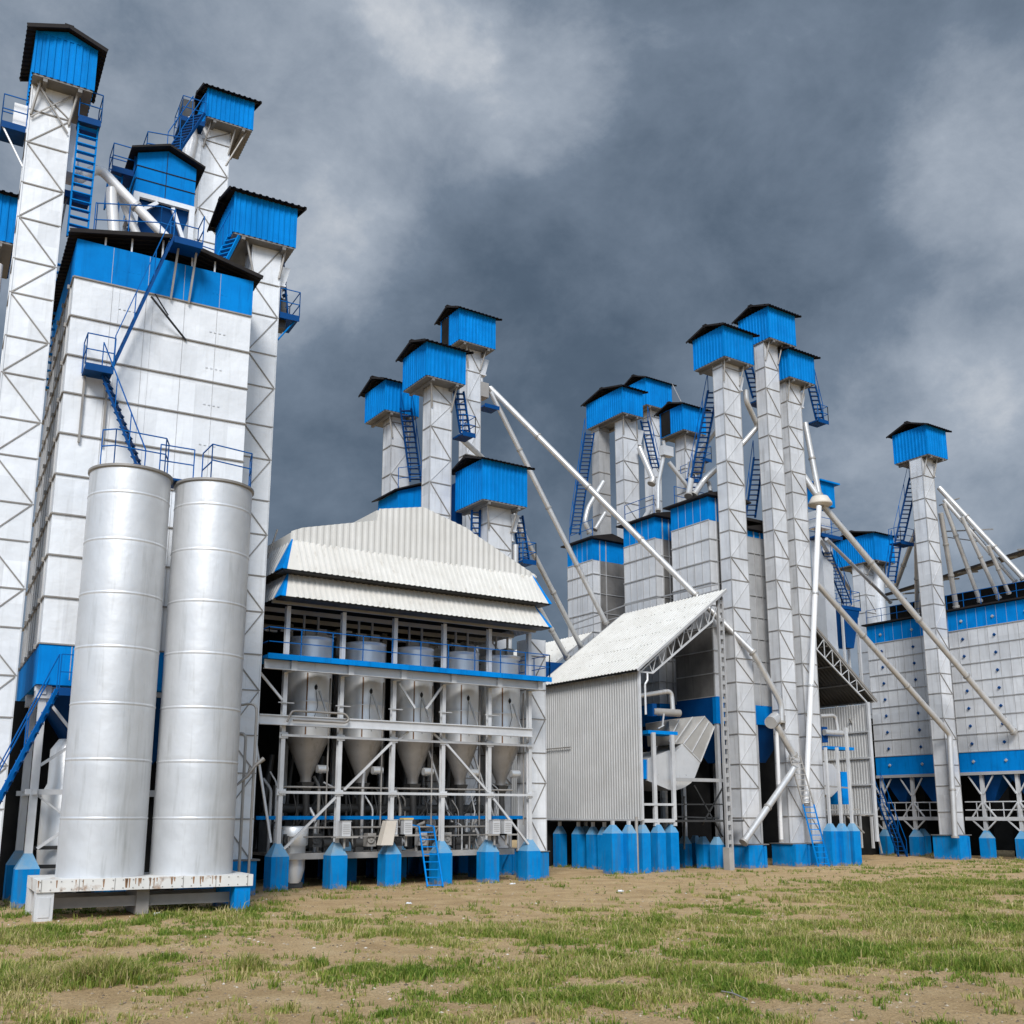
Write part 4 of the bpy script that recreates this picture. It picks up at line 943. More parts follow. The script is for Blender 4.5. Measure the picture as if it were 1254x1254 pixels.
# long spouts
pipe([at(601, 480, Y=44.1), at(742, 763, Y=43.0)], .15, 'steep spout from the far tower down behind the corrugated shed roof', 'pipe', step=4.5)
pipe([at(640, 652, Y=39.5), at(712, 793, Y=42.2)], .14, 'spout passing behind the lowest tower into the gap between the shed roofs', 'pipe', step=4.)
pipe([at(655, 735, Y=40.), at(694, 805, Y=42.2)], .14, 'short spout entering the shed roof gap beside the hopper building', 'pipe', step=4.)
pipe([at(566, 538, Y=41), at(592, 562, Y=42), at(640, 650, Y=42)], .15, 'bent spout dropping behind the lowest blue head house', 'pipe', step=4.)
s0 = at(600, 475, Y=44.2); e0 = at(922, 799, Y=34.9); k1 = at(957, 862, Y=34.75); k2 = at(957, 884, Y=34.75)
pipe([s0, e0], .17, 'longest spout, from the far tower over the hopper building roof and through the shed roof', 'pipe', step=4.5)
pipe([e0, k1, k2], .16, 'spout crossing in front of the two front towers down to an elbow', 'pipe', er=.3)
k = thing('spout_fan', 'round white flap valve with motor between the front towers', 'valve', at(947, 883, Y=34.8))
c = at(947, 883, Y=34.8); MB().tube([c + V((-.3, -.1, -.1)), c + V((.25, .1, .15))], .3, 20).tube([c + V((.2, .08, .1)), c + V((.5, .1, .0))], .2, 14).build('housing', 'pipe', k)
MB().bar(at(957, 876, Y=34.9), at(957, 893, Y=34.9), .26).build('frame', 'seam', k)
pipe([at(951, 888, Y=34.8), at(972, 925, Y=34.8)], .17, 'short thick spout below the white flap valve', 'pipe', step=9)
pipe([at(951, 895, Y=34.9), at(957, 1029, Y=35.2)], .1, 'thin vertical white pipe between the first two front towers', 'pipe_white', step=4)
a = at(972, 930, Y=34.8)
k = thing('spout_gate', 'square spout gate joining two pipes before the middle front tower', 'valve', a)
MB().box(a.x - .25, a.x + .25, 34.65, 35.0, a.z - .12, a.z + .1).box(a.x - .18, a.x + .15, 34.7, 35.0, a.z - .8, a.z - .12).build('body', 'steel', k)
pipe([at(972, 941, Y=34.5), at(968, 948, Y=34.5), at(911, 1031, Y=34.5)], .17, 'thick white spout slanting down to the boot of the first front tower', 'pipe', er=.15)
cc = at(1004, 612, Y=35.3)
k = thing('spout_collar', 'round beige collar where the spouts meet right of the front towers', 'collar', cc)
MB().lathe((cc.x, cc.y), [(.2, cc.z - .35), (.62, cc.z - .3), (.62, cc.z - .2), (.42, cc.z + .15), (.2, cc.z + .2)], 28).build('shell', 'beige', k)
pipe([at(986, 518, Y=35.7), at(1003, 606, Y=35.3)], .17, 'white spout from the right front tower head down to the beige collar', 'pipe', step=2.5)
pipe([at(953, 538, Y=36.6), at(1000, 606, Y=35.4)], .19, 'thick spout passing behind the middle front tower to the beige collar', 'pipe', step=4)
pipe([at(1003, 620, Y=35.), at(988, 960, Y=34.7), at(987, 985, Y=34.7)], .15, 'long near vertical white spout in front of the right front tower', 'pipe_white', step=6)
pipe([at(913, 478, Y=35.9), at(914, 492, Y=35.9), at(928, 522, Y=36.3), at(908, 545, Y=36.8), at(896, 555, Y=37)], .15, 'bent spout in the gap below the head of the first front tower', 'pipe', er=.25, ends=False)
pipe([at(1007, 618, Y=35.4), at(1241, 896, X=54.75)], .18, 'longest right hand spout, crossing the blue topped bins to the right edge', 'pipe', step=4.5)
q2 = at(1163, 899, X=52.55)
pipe([at(1000, 714, Y=35.6), q2, V((q2.x - .05, q2.y, q2.z - .5)), V((q2.x - .3, q2.y, 1.2))], .17, 'spout running to the right single tower then dropping down its side', 'pipe', step=4.5, er=.2)
pipe([at(1004, 660, Y=38), at(1042, 725, Y=42), at(1043, 742, Y=42)], .12, 'thin spout bending in front of the rear right head house', 'pipe', er=.3)
pipe([at(1012, 660, Y=38.), at(1090, 737, X=56.5)], .11, 'thin straight spout from the cluster platform to the left blue topped bin', 'pipe', step=5)
LA = thing('ladder', 'steep ladder before the right front tower, grey upper part and blue lower part', 'ladder', at(1008, 1060, Z=0))
top = at(973, 925, Y=34.55); mid = at(990, 985, Y=34.45); bot = at(1009, 1061, Z=.02)
for (a, b, mt) in ((mid, bot, 'blue'), (top, mid, 'strut')):
    q = MB(); wd = V((.24, -.12, 0))
    for sg in (-1, 1): q.bar(a + wd * sg, b + wd * sg, .045, .06)
    n = int((a - b).length / .26)
    for i in range(n): c = b + (a - b) * ((i + .5) / n); q.bar(c - wd, c + wd, .06, .035)
    q.build('ladder_section', mt, LA)

# ================================================================== RIGHT LEAN-TO
SG = thing('lean_to_shed', 'dark open lean-to right of the front towers with ribbed inner wall and roof truss', 'shed', (45, 36, 0))
gx0, gz0, gx1, gz1, gy = 42.3, 13.0, 48.0, 8.42, 36.4
q = MB(); q.corr((gx0, gy, gz0), (0, 6.5, 0), (gx1 - gx0, 0, gz1 - gz0), .24, .04); rf = q.build('roof', 'cream', SG)
q = MB(); q.corr((gx0, gy + .05, gz0 - .06), (0, 6.4, 0), (gx1 - gx0 - .05, 0, gz1 - gz0), .24, .03); q.build('lining', 'machine', rf)
q = MB()
for k in range(5): q.bar((gx0 + 1 + k * 1.15, gy + .1, gz0 - .15 - (1 + k * 1.15) * (gz0 - gz1) / (gx1 - gx0)), (gx0 + 1 + k * 1.15, gy + 6.3, gz0 - .15 - (1 + k * 1.15) * (gz0 - gz1) / (gx1 - gx0)), .07)
q.build('purlin', 'seam', rf)
q = MB()
def gz(x): return gz0 + (x - gx0) / (gx1 - gx0) * (gz1 - gz0)
T0_, T1_ = V((gx0, gy + .05, gz(gx0) - .1)), V((gx1, gy + .05, gz(gx1) - .06))
B0_, B1_ = V((gx0, gy + .05, gz(gx0) - 1.35)), V((46.7, gy + .05, gz(46.7) - .75)); B2_ = V((47.3, gy + .05, 8.3))
q.bar(T0_, T1_, .07).bar(B0_, B1_, .07).bar(B1_, B2_, .07)
for i in range(8):
    a = B0_ + (B1_ - B0_) * (i / 7.2); q.bar(a, V((a.x, a.y, gz(a.x) - .1)), .035); q.bar(a, V((a.x + .6, a.y, gz(a.x + .6) - .1)), .035)
q.build('truss', 'steel', SG)
MB().bar((gx0, gy - .02, gz0 - .02), (gx1 + .1, gy - .02, gz1 - .04), .04, .12).build('fascia', 'seam', rf)
q = MB(); q.corr((47.3, gy, 2.3), (0, 3.3, 0), (0, 0, 5.9), .17, .035, False); w_ = q.build('side_wall', 'zinc', SG)
q = MB()
for z in (2.35, 3.9, 5.3, 6.7): q.box(47.2, 47.28, gy, gy + 3.3, z, z + .08)
q.box(47.22, 47.42, gy - .06, gy + .06, 1., 8.3); q.build('girt', 'steel', w_)
MB().corr((46.4, 39.7, 2.3), (1., 0, 0), (0, 0, 6), .17, .03).build('end_wall', 'zinc', SG)
MB().box(41.7, 60.5, 42.6, 42.7, -.1, 8.3).build('back_wall', 'interior', SG)  # runs on past the shed, near-black to paint the gap beyond as shade
for (px, py) in ((1025.6, 1060), (1040, 1060), (1053, 1059.5)):
    g = at(px, py, Z=0); footing(SG, g.x, g.y + .3, .5, 1.6, .36)
    MB().box(g.x - .06, g.x + .06, g.y + .24, g.y + .36, 1.9, 5.6 if px < 1050 else 6.6).build('column', 'steel', SG)
for (px, py) in ((1012, 1058), (1066, 1056), (1062, 1054)):
    g = at(px, py, Z=0); footing(SG, g.x, g.y + 1.5, .5, 1.2, .38)
q = MB()
for (x1, y1, x2, y2, yy) in ((1006, 992, 1052, 991, 36.), (1006, 962, 1040, 965, 36.), (1040, 880, 1060, 915, 37.5), (1052, 998, 1078, 1000, 37.), (1070, 1000, 1080, 1045, 37.2), (1038, 1000, 1058, 1020, 37)):
    q.bar(at(x1, y1, Y=yy), at(x2, y2, Y=yy), .07)
q.build('bracing', 'strut', SG)
BU2 = thing('burner', 'burner with bent chimney pipe on a blue platform inside the right lean-to', 'burner', at(1030, 918, Y=36.2))
a = at(1010, 916, Y=36.1); b = at(1044, 915, Y=36.1); MB().box(a.x, b.x, 36., 36.8, a.z - .05, a.z + .1).build('platform', 'blue', BU2)
c = at(1028, 898, Y=36.3); MB().tube([c + V((-1.2, 0, 0)), c + V((.15, 0, 0))], .16, 16).build('barrel', 'pipe', BU2)
MB().tube(elbow([at(1004, 877, Y=36.4), at(1023, 876, Y=36.4), at(1026, 896, Y=36.35)], .3), .1, 12).build('chimney_pipe', 'pipe', BU2)
MB().box(c.x - 1.2, c.x - .8, 36.4, 36.9, c.z - .5, c.z + .3).build('fan_housing', 'blue_deep', BU2)
DU2 = thing('air_duct', 'pale rounded duct end with a blue fan box inside the right lean-to', 'duct', at(1018, 970, Y=36.5))
MB().prism(list(reversed(pq([(1006, 933), (1020, 936), (1026, 945), (1026, 968), (1018, 976), (1008, 972)], 36.5))), (0, 1.2, 0)).build('elbow_casing', 'hood', DU2)
a = at(1030, 945, Y=36.6); b = at(1041, 985, Y=36.6); MB().box(a.x, b.x, 36.6, 37.4, b.z, a.z).build('fan_box', 'blue', DU2)

# ================================================================== RIGHT BINS (faces look towards -X)
HX = 55.0
def right_bin(label, ya, yb, footy):
    t = thing('storage_bin', label, 'grain bin', (HX + 2.5, (ya + yb) / 2, 0), 0, 'blue banded bins at the right')
    x1 = HX + 6.5
    MB().box(HX, x1, ya, yb, 5.85, 12.85).build('wall', 'grey', t)
    MB().box(HX - .012, x1, ya - .012, yb + .012, 12.85, 14.0).build('top_band', 'blue', t)
    MB().box(HX - .012, x1, ya - .012, yb + .012, 4.72, 5.85).build('bottom_band', 'blue', t)
    MB().box(HX - .25, x1 + .2, ya - .2, yb + .2, 14.03, 14.12).build('roof', 'roof', t)
    q = MB(); zs = [5.85 + i * 1.0 for i in range(8)]
    for z in zs: q.box(HX - .05, HX + .002, ya - .03, yb + .03, z - .02, z + .02).box(HX, x1, ya - .05, ya + .002, z - .02, z + .02)
    q.box(HX - .06, HX + .05, ya - .03, yb + .03, 4.55, 4.72)
    n = max(2, round((yb - ya) / .62))
    for k in range(n + 1):
        y = ya + (yb - ya) * k / n; q.box(HX - .018, HX + .002, y - .012, y + .012, 5.87, 12.83)
        q.box(HX - .02, HX - .011, y - .006, y + .006, 12.87, 13.98)
    q.build('frame_angle', 'seam_light', t)
    nn = max(2, round((yb - ya) / 2.1))
    for i in range(nn):
        y = ya + (yb - ya) * (i + .55) / nn
        for z in [5.3] + [zz + .45 for zz in zs[:-1]] + [13.35]:
            q = MB(); s = .10
            q.prism([(HX - .06, y, z - s), (HX - .06, y - s, z), (HX - .06, y, z + s), (HX - .06, y + s, z)], (.05, 0, 0)).tube([(HX - .1, y, z), (HX - .05, y, z)], .06, 8)
            q.build('vent_cover', 'blue_deep' if 5.9 < z < 12.8 else 'seam_light', t)
    for y in footy:
        MB().box(HX + .1, HX + .28, y - .09, y + .09, 1.3, 4.6).build('column', 'steel', t)
        for sg in (-1, 1):
            for (z0, z1) in ((3.5, 4.5), (1.5, 2.1), (3.0, 2.2)): MB().bar((HX + .1, y + sg * .08, z0), (HX + .1, y + sg * .75, z1), .07).build('knee_brace', 'steel', t)
        footing(t, HX + .19, y, .6, 1.1, .42); footing(t, HX + 2.6, y - .9, .6, 1.1, .42)
    q = MB(); q.box(HX + .05, HX + .25, ya, yb, 2.05, 2.25).box(HX + .15, HX + .2, ya, yb, 2.6, 2.66).box(HX + .15, HX + .2, ya, yb, 3.05, 3.11)
    for y in np.arange(ya + .3, yb, .8): q.box(HX + .16, HX + .2, y - .02, y + .02, 2.25, 3.1)
    q.build('walkway_rail', 'steel', t)
    MB().box(HX + 4.6, HX + 4.7, ya, yb, -.1, 4.7).build('shade_backing', 'interior', t)
    ys = [(ya, (ya + yb) / 2), ((ya + yb) / 2, yb)] if yb - ya < 6 else [(ya + i * (yb - ya) / 4, ya + (i + 1) * (yb - ya) / 4) for i in range(4)]
    for (a, b) in ys:
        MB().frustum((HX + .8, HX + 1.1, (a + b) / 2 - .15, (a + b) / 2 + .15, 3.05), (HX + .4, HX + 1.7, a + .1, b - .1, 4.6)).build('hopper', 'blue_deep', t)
    railing(t, [(HX + .05, ya, 14.12), (HX + .05, yb, 14.12)], .9)
    return t
right_bin('left blue banded storage bin behind the right single tower', 37.5, 42.0, [at(1080.5, 1000, X=HX).y, at(1118, 1000, X=HX).y])
right_bin('right blue banded storage bin running out of the picture at the right edge', 26.5, 36.3, [at(1204, 1000, X=HX).y, at(1248, 1000, X=HX).y, 29.6])
stt = thing('stair', 'steep dark blue stair at the left end of the right bins', 'stair', at(1105, 1052, Z=0))
stair(stt, at(1074, 965, X=53.8), at(1106, 1050, X=53.6), .5, (.3, -1, 0), .26, 'blue_deep', True, (1, 1))
TH = tower('single grey elevator tower standing in front of the blue banded bins at right', (52.75, 53.8), (35.6, 36.4), 1.25, 23.05, (52.7, 54.55), (35.1, 37.38), (23.05, 24.85), .42, 'x', 'grey', 0, 1.28, pits=.22)
stair(TH, at(1119, 585, Y=37.2), at(1101, 664, Y=38.), .5, (.8, -.5, 0), .26, 'blue_deep', True, (1, 0))
stair(TH, at(1098, 668, Y=38.), at(1091, 714, Y=38.5), .5, (.8, -.5, 0), .26, 'blue_deep', True, (1, 0))
a = at(1104, 666, Y=38.); landing(TH, a.x - .6, a.x + .7, 37.6, 38.4, a.z, True, 'blue_deep', 'fl', .9)
spout_head(TH, 53.8, 35.7, 22.9, .9)
TI = tower('grey elevator tower with blue head house behind the left blue banded bin', (61.2, 62.3), (46.6, 47.6), 5, 19.9, (60.95, 63.1), (45.4, 48.95), (19.9, 21.85), .42, 'x', 'grey', 0, 1.4, base=False)
MB().tube([(62.6, 46.6, 6), (62.6, 46.6, 19.8)], .45, 16).build('round_shaft', 'grey', TI)
MB().tube([(63.1, 46.2, 19.8), (63.1, 46.2, 18.3)], .15, 10).build('spout_pipe', 'pipe', TI)
# spout fan
fan = [((1150, 597), (1253, 708), 56.4, .17, 'outermost thick spout of the fan falling right from the single right tower'),
       ((1156, 612), (1243, 712), 56.6, .13, 'second outermost spout of the fan from the single right tower'),
       ((1156, 616), (1200, 736), 56.8, .14, 'middle spout of the fan from the single right tower'),
       ((1178, 633), (1223, 732), 56.8, .13, 'spout branching below the outermost spout of the fan'),
       ((1152, 628), (1171, 743), 56.6, .16, 'steepest spout of the fan beside the single right tower'),
       ((1210, 668), (1235, 726), 56.6, .12, 'short spout branching near the right end of the fan'),
       ((1127, 636), (1097, 718), 57.2, .16, 'spout falling left behind the single right tower'),
       ((1122, 664), (1123, 752), 56.6, .14, 'vertical spout left of the single right tower'),
       ((1131, 690), (1127, 752), 57.5, .13, 'short spout close behind the single right tower')]
for (a, b, X, r, l) in fan: pipe([at(*a, X=54.2 + (a[0] - 1150) * .012), at(*b, X=X)], r, l, 'pipe', step=2.6)
tr = MB().bar(at(1150, 619, X=54.8), at(1175, 610, X=54.8), .06).bar(at(1153, 651, X=55.2), at(1216, 648, X=55.4), .07).bar(at(1153, 657, X=55.6), at(1205, 664, X=55.6), .06)
solo(tr, 'tie_rod', 'strut', 'horizontal tie rods holding the fan of spouts at the single right tower', 'tie rod', at(1153, 651, X=55.2))
# big roof behind the right bins
RS = thing('rear_shed', 'large dark eaved shed roof behind the blue banded bins at the right edge', 'shed', (66, 40, 0))
e1 = at(1098, 728, X=66); e2 = at(1254, 668, X=66); dd = e2 - e1
A = e1 - dd * .25; Bq = e2 + dd * .4; A.z = e1.z + (e2.z - e1.z) * -.25 * 0; zz = max(e1.z, e2.z)
q = MB(); q.prism([(66, A.y, e1.z - .05), (66, Bq.y, e2.z + .0), (66, Bq.y, e2.z + .14), (66, A.y, e1.z + .1)], (9, 0, 2.5)); q.build('roof', 'roof', RS)
MB().box(68.5, 68.7, Bq.y, A.y, 0, min(e1.z, e2.z) - .2).build('wall', 'interior', RS)
q = MB()
for i in range(9):
    c = e1 + dd * (i / 8 * 1.2 - .1); q.bar((66.1, c.y, c.z - .1), (68.5, c.y, c.z + .3), .12)
q.build('eave_strut', 'strut', RS)
# cluster of platforms and ducts behind the right front tower
CL = thing('access_tower', 'slim blue railed access tower with pale ducts right behind the front towers', 'tower', at(1015, 800, Y=39.5))
a = at(1012, 658, Y=39.); landing(CL, a.x - .9, a.x + .9, 38.6, 39.8, a.z, True, 'blue_deep', 'fblr', 1.0)
b = at(1010, 700, Y=39.2); MB().box(b.x - .35, b.x + .5, 39., 39.8, b.z - 7, a.z - .1).build('duct', 'hood', CL)
MB().box(a.x - .8, a.x + .3, 38.9, 39.6, a.z + .5, a.z + 1.5).build('duct', 'hood', CL)
MB().box(a.x - .6, a.x + .6, 38.7, 39.7, a.z + 1.8, a.z + 3.2).box(a.x - .8, a.x + .9, 38.5, 39.9, a.z + 3.2, a.z + 3.3).build('cabin', 'blue', CL)
stair(CL, at(1012, 675, Y=38.8), at(1038, 740, Y=39.8), .5, (.8, -.5, 0), .26, 'blue_deep', True, (1, 1))
c = at(1035, 745, Y=40); landing(CL, c.x - .8, c.x + .9, 39.6, 40.6, c.z, True, 'blue_deep', 'fblr', 1.)
MB().frustum((c.x - .3, c.x + .3, 39.8, 40.4, c.z - 2.4), (c.x - .8, c.x + .8, 39.6, 40.6, c.z - .1)).build('hopper', 'blue_deep', CL)
q = MB()
for dx in (-.7, .7):
    for yy in (39.7, 40.5): q.box(c.x + dx - .06, c.x + dx + .06, yy - .06, yy + .06, .5, c.z)
q.build('leg', 'steel', CL)

# ================================================================== GROUND AND GRASS
def vnoise(x, y, seed):
    xi = np.floor(x).astype(np.int64); yi = np.floor(y).astype(np.int64); fx = x - xi; fy = y - yi
    fx = fx * fx * (3 - 2 * fx); fy = fy * fy * (3 - 2 * fy)
    def h(a, b):
        n = (a * 374761393 + b * 668265263 + seed * 982451653) & 0x7fffffff
        n = ((n ^ (n >> 13)) * 1274126177) & 0x7fffffff
        return ((n ^ (n >> 16)) & 0xffff) / 65535.0
    return (h(xi, yi) * (1 - fx) + h(xi + 1, yi) * fx) * (1 - fy) + (h(xi, yi + 1) * (1 - fx) + h(xi + 1, yi + 1) * fx) * fy
def fbm(x, y, seed, oct=4):
    s = 0; a = .5; t = 0
    for i in range(oct): s = s + a * vnoise(x * 2 ** i, y * 2 ** i, seed + i); t += a; a *= .55
    return s / t
fwd = np.array([math.sin(YAW), math.cos(YAW)]); rgt = np.array([math.cos(YAW), -math.sin(YAW)])
# worn and grown places on the plot: (photo point, spread), grown > 0, worn < 0
SPOTS = [((1140, 1095), (150, 16), .42), ((1000, 1120), (170, 14), .25), ((760, 1140), (180, 8), .26), ((560, 1142), (150, 8), .20), ((1080, 1150), (180, 12), .22),
         ((860, 1175), (170, 14), .28), ((560, 1205), (200, 14), .16), ((760, 1215), (200, 14), .28), ((480, 1238), (140, 10), .22), ((900, 1196), (120, 14), .26), ((1230, 1180), (50, 10), .25),
         ((60, 1140), (90, 12), .28), ((300, 1120), (110, 8), .26), ((110, 1196), (80, 10), .40), ((30, 1210), (60, 14), .25), ((295, 1182), (26, 7), .40), ((380, 1182), (18, 6), .35), ((260, 1140), (110, 6), .16),
         ((250, 1165), (170, 9), -.30), ((300, 1222), (180, 14), -.40), ((230, 1250), (200, 10), -.30), ((640, 1102), (260, 10), -.34), ((480, 1125), (200, 6), -.16), ((700, 1084), (200, 8), -.28),
         ((960, 1072), (120, 6), -.25), ((880, 1240), (180, 10), -.30), ((1120, 1222), (150, 14), -.30), ((1000, 1190), (80, 7), -.22), ((900, 1148), (100, 6), -.15), ((560, 1180), (90, 7), -.2), ((1130, 1250), (160, 8), -.1)]
SP = []
for (px, py), (sx, sy), a in SPOTS:
    g = at(px, py, Z=0); f = g.x * fwd[0] + g.y * fwd[1]; r = g.x * rgt[0] + g.y * rgt[1]
    SP.append((r, f, sx * f / 1314., sy * f * f / (1314. * EYE), a))
def grassness(x, y):
    f = x * fwd[0] + y * fwd[1]; r = x * rgt[0] + y * rgt[1]
    m = (fbm(x * .55, y * .55, 3) - .5) * .9 + (fbm(x * 1.5, y * 1.5, 19, 4) - .5) * 1.9 + .45
    for (cr, cf, sr, sf, a) in SP:
        d = ((r - cr) / sr) ** 2 + ((f - cf) / sf) ** 2
        m = m + a * np.exp(-.5 * d)
    under = np.clip((y - 33.6 + .02 * x * 0) / .8, 0, 1)
    return m - under * .55
def height(x, y):
    return (fbm(x * .35, y * .35, 41) - .5) * .10 * np.clip((34 - y) / 6, 0, 1) + (fbm(x * 1.7, y * 1.7, 77, 3) - .5) * .05 - .02

gx = np.concatenate([[-900, -300, -120, -60, -30], np.arange(-14, 70, .2), [75, 90, 130, 300, 900]])
gy = np.concatenate([[-900, -300, -100, -40, -10], np.arange(-2, 46, .2), [50, 60, 80, 120, 300, 1500]])
XX, YY = np.meshgrid(gx, gy); xx = XX.ravel(); yy = YY.ravel()
near = ((xx > -14.1) & (xx < 70.1) & (yy > -2.1) & (yy < 46.1)).astype(float)
zz = height(xx, yy) * near
gm = bpy.data.meshes.new('ground'); nx, ny = len(gx), len(gy)
gm.vertices.add(nx * ny); gm.vertices.foreach_set('co', np.stack([xx, yy, zz], 1).astype(np.float32).ravel())
ii, jj = np.meshgrid(np.arange(nx - 1), np.arange(ny - 1)); a = (jj * nx + ii).ravel()
quads = np.stack([a, a + 1, a + nx + 1, a + nx], 1).astype(np.int32)
gm.loops.add(quads.size); gm.loops.foreach_set('vertex_index', quads.ravel())
gm.polygons.add(len(quads)); gm.polygons.foreach_set('loop_start', np.arange(0, quads.size, 4, dtype=np.int32)); gm.polygons.foreach_set('loop_total', np.full(len(quads), 4, dtype=np.int32))
gm.polygons.foreach_set('use_smooth', np.ones(len(quads), dtype=bool))
at_ = gm.attributes.new('cover', 'FLOAT', 'POINT'); at_.data.foreach_set('value', np.clip(grassness(xx, yy), 0, 1.5).astype(np.float32))
gm.update(calc_edges=True); gm.validate()
m, nt, b = newmat('earth and turf'); L = nt.links
co = coords(nt)
n1 = noise(nt, co, .9, 8, .65); r1 = ramp(nt, [(.25, (.37, .24, .115)), (.5, (.53, .365, .19)), (.75, (.64, .47, .27))]); L.new(n1.outputs['Fac'], r1.inputs['Fac'])
n2 = noise(nt, co, 26, 5, .7); r2 = ramp(nt, [(.28, (.50, .46, .40)), (.52, (1, 1, 1)), (.74, (1.25, 1.22, 1.16))]); L.new(n2.outputs['Fac'], r2.inputs['Fac'])
mx = nt.nodes.new('ShaderNodeMix'); mx.data_type = 'RGBA'; mx.blend_type = 'MULTIPLY'; mx.inputs['Factor'].default_value = 1
L.new(r1.outputs['Color'], mx.inputs['A']); L.new(r2.outputs['Color'], mx.inputs['B'])
av = nt.nodes.new('ShaderNodeAttribute'); av.attribute_name = 'cover'
n3 = noise(nt, co, 5, 6, .7); ad = nt.nodes.new('ShaderNodeMath'); ad.operation = 'MULTIPLY_ADD'; L.new(n3.outputs['Fac'], ad.inputs[0]); ad.inputs[1].default_value = .5; L.new(av.outputs['Fac'], ad.inputs[2])
r3 = ramp(nt, [(.82, (0, 0, 0)), (1.25, (.7, .7, .7))]); L.new(ad.outputs[0], r3.inputs['Fac'])
n4 = noise(nt, co, 14, 4, .7); r4 = ramp(nt, [(.3, (.17, .15, .05)), (.7, (.36, .29, .13))]); L.new(n4.outputs['Fac'], r4.inputs['Fac'])
m2 = nt.nodes.new('ShaderNodeMix'); m2.data_type = 'RGBA'; L.new(r3.outputs['Color'], m2.inputs['Factor']); L.new(mx.outputs['Result'], m2.inputs['A']); L.new(r4.outputs['Color'], m2.inputs['B'])
L.new(m2.outputs['Result'], b.inputs['Base Color']); b.inputs['Roughness'].default_value = .95; b.inputs['Specular IOR Level'].default_value = .15
bp = nt.nodes.new('ShaderNodeBump'); bp.inputs['Strength'].default_value = 1.; bp.inputs['Distance'].default_value = .09
n5 = noise(nt, co, 9, 9, .75); L.new(n5.outputs['Fac'], bp.inputs['Height']); L.new(bp.outputs['Normal'], b.inputs['Normal'])
gm.materials.append(m)
go = bpy.data.objects.new('ground', gm); COL.objects.link(go); go['kind'] = 'structure'

rng = np.random.default_rng(5)
def screen_points(n, py0=1046, py1=1275, px0=-60, px1=1320):
    """spread points over the plot, about evenly as seen from where one stands"""
    u = rng.random(n); f0, f1 = 1314 * EYE / (py1 - HZ), 1314 * EYE / (py0 - HZ)
    f = (f0 ** -.35 + u * (f1 ** -.35 - f0 ** -.35)) ** (-1 / .35)
    r = (px0 + rng.random(n) * (px1 - px0) - CX) / 1314. * f
    return r * rgt[0] + f * fwd[0], r * rgt[1] + f * fwd[1], f
X, Y, Fd = screen_points(260000)
g = grassness(X, Y); keep = (g + rng.normal(0, .17, len(g)) > .76) & (Y < 35.2) & (X < 70)
# loose single blades in the worn soil too
keep |= (rng.random(len(g)) < .035) & (g > .2) & (Y < 33.5)
X, Y, Fd, g = X[keep], Y[keep], Fd[keep], g[keep]
# weeds round the feet of the structures
fx = np.array([p.x for p in FEET]); fy = np.array([p.y for p in FEET]); kk = np.repeat(np.arange(len(fx)), 26)
wx_ = fx[kk] + rng.normal(0, .33, len(kk)); wy_ = fy[kk] - np.abs(rng.normal(0, .16, len(kk))) - .02; ok = rng.random(len(kk)) < np.repeat(rng.random(len(fx)), 26)
X = np.concatenate([X, wx_[ok]]); Y = np.concatenate([Y, wy_[ok]]); Fd = np.concatenate([Fd, wx_[ok] * fwd[0] + wy_[ok] * fwd[1]]); g = np.concatenate([g, .8 + .5 * rng.random(ok.sum())])
NB = 7
tx = np.repeat(X, NB); ty = np.repeat(Y, NB); tg = np.repeat(np.clip((g - .5) * 1.5, .1, 1.2), NB); tf = np.repeat(Fd, NB); N = len(tx)
cl = np.repeat(rng.random(len(X)), NB)
clump = np.repeat(vnoise(X * 2.6, Y * 2.6, 55) ** 2 * .9 + vnoise(X * .9, Y * .9, 66) ** 2 * .9, NB)
hgt = (.035 + .13 * rng.random(N) ** 1.3) * (.32 + .36 * tg + .65 * clump) * (1 + .9 * (cl > .93))
# taller clumps
for (px, py), wpx, hh in (((125, 1200), 46, .42), ((295, 1186), 22, .36), ((35, 1205), 40, .24), ((380, 1186), 14, .24), ((760, 1222), 60, .2), ((60, 1140), 40, .22), ((620, 1085), 20, .25), ((1205, 1185), 30, .26), ((440, 1190), 30, .2), ((1190, 1085), 120, .22), ((940, 1100), 70, .2), ((880, 1195), 60, .2)):
    q = at(px, py, Z=0); s = wpx * math.hypot(q.x, q.y) / 1314
    d2 = ((tx - q.x) ** 2 + (ty - q.y) ** 2) / s ** 2; hgt = np.maximum(hgt, hh * np.exp(-.6 * d2) * (.6 + .6 * rng.random(N)))
tx = tx + rng.normal(0, .028, N); ty = ty + rng.normal(0, .028, N)
ang = rng.random(N) * 2 * np.pi; lean = rng.random(N) ** 1.2 * 1.0 + .1
wid = (.0035 + .005 * rng.random(N)) * (1 + .035 * tf * .5) 
fa = rng.random(N) * 2 * np.pi
base = np.stack([tx, ty, height(tx, ty) - .01], 1)
dirv = np.stack([np.cos(ang), np.sin(ang), np.zeros(N)], 1); side = np.stack([np.cos(fa), np.sin(fa), np.zeros(N)], 1) * wid[:, None]
mid = base + dirv * (hgt * lean * .28)[:, None]; mid[:, 2] += hgt * .6
tip = base + dirv * (hgt * lean * .95)[:, None]; tip[:, 2] += hgt * (1.0 - .28 * lean)
vs = np.stack([base - side, base + side, mid + side * .75, mid - side * .75, tip], 1).reshape(-1, 3).astype(np.float32)
k = np.arange(N, dtype=np.int32) * 5
gq = np.stack([k, k + 1, k + 2, k + 3], 1); gt = np.stack([k + 3, k + 2, k + 4], 1)
lv = np.concatenate([gq, gt], 1).ravel(); ls = (np.arange(N, dtype=np.int32)[:, None] * 7 + np.array([0, 4], dtype=np.int32)).ravel(); lt = np.tile(np.array([4, 3], dtype=np.int32), N)
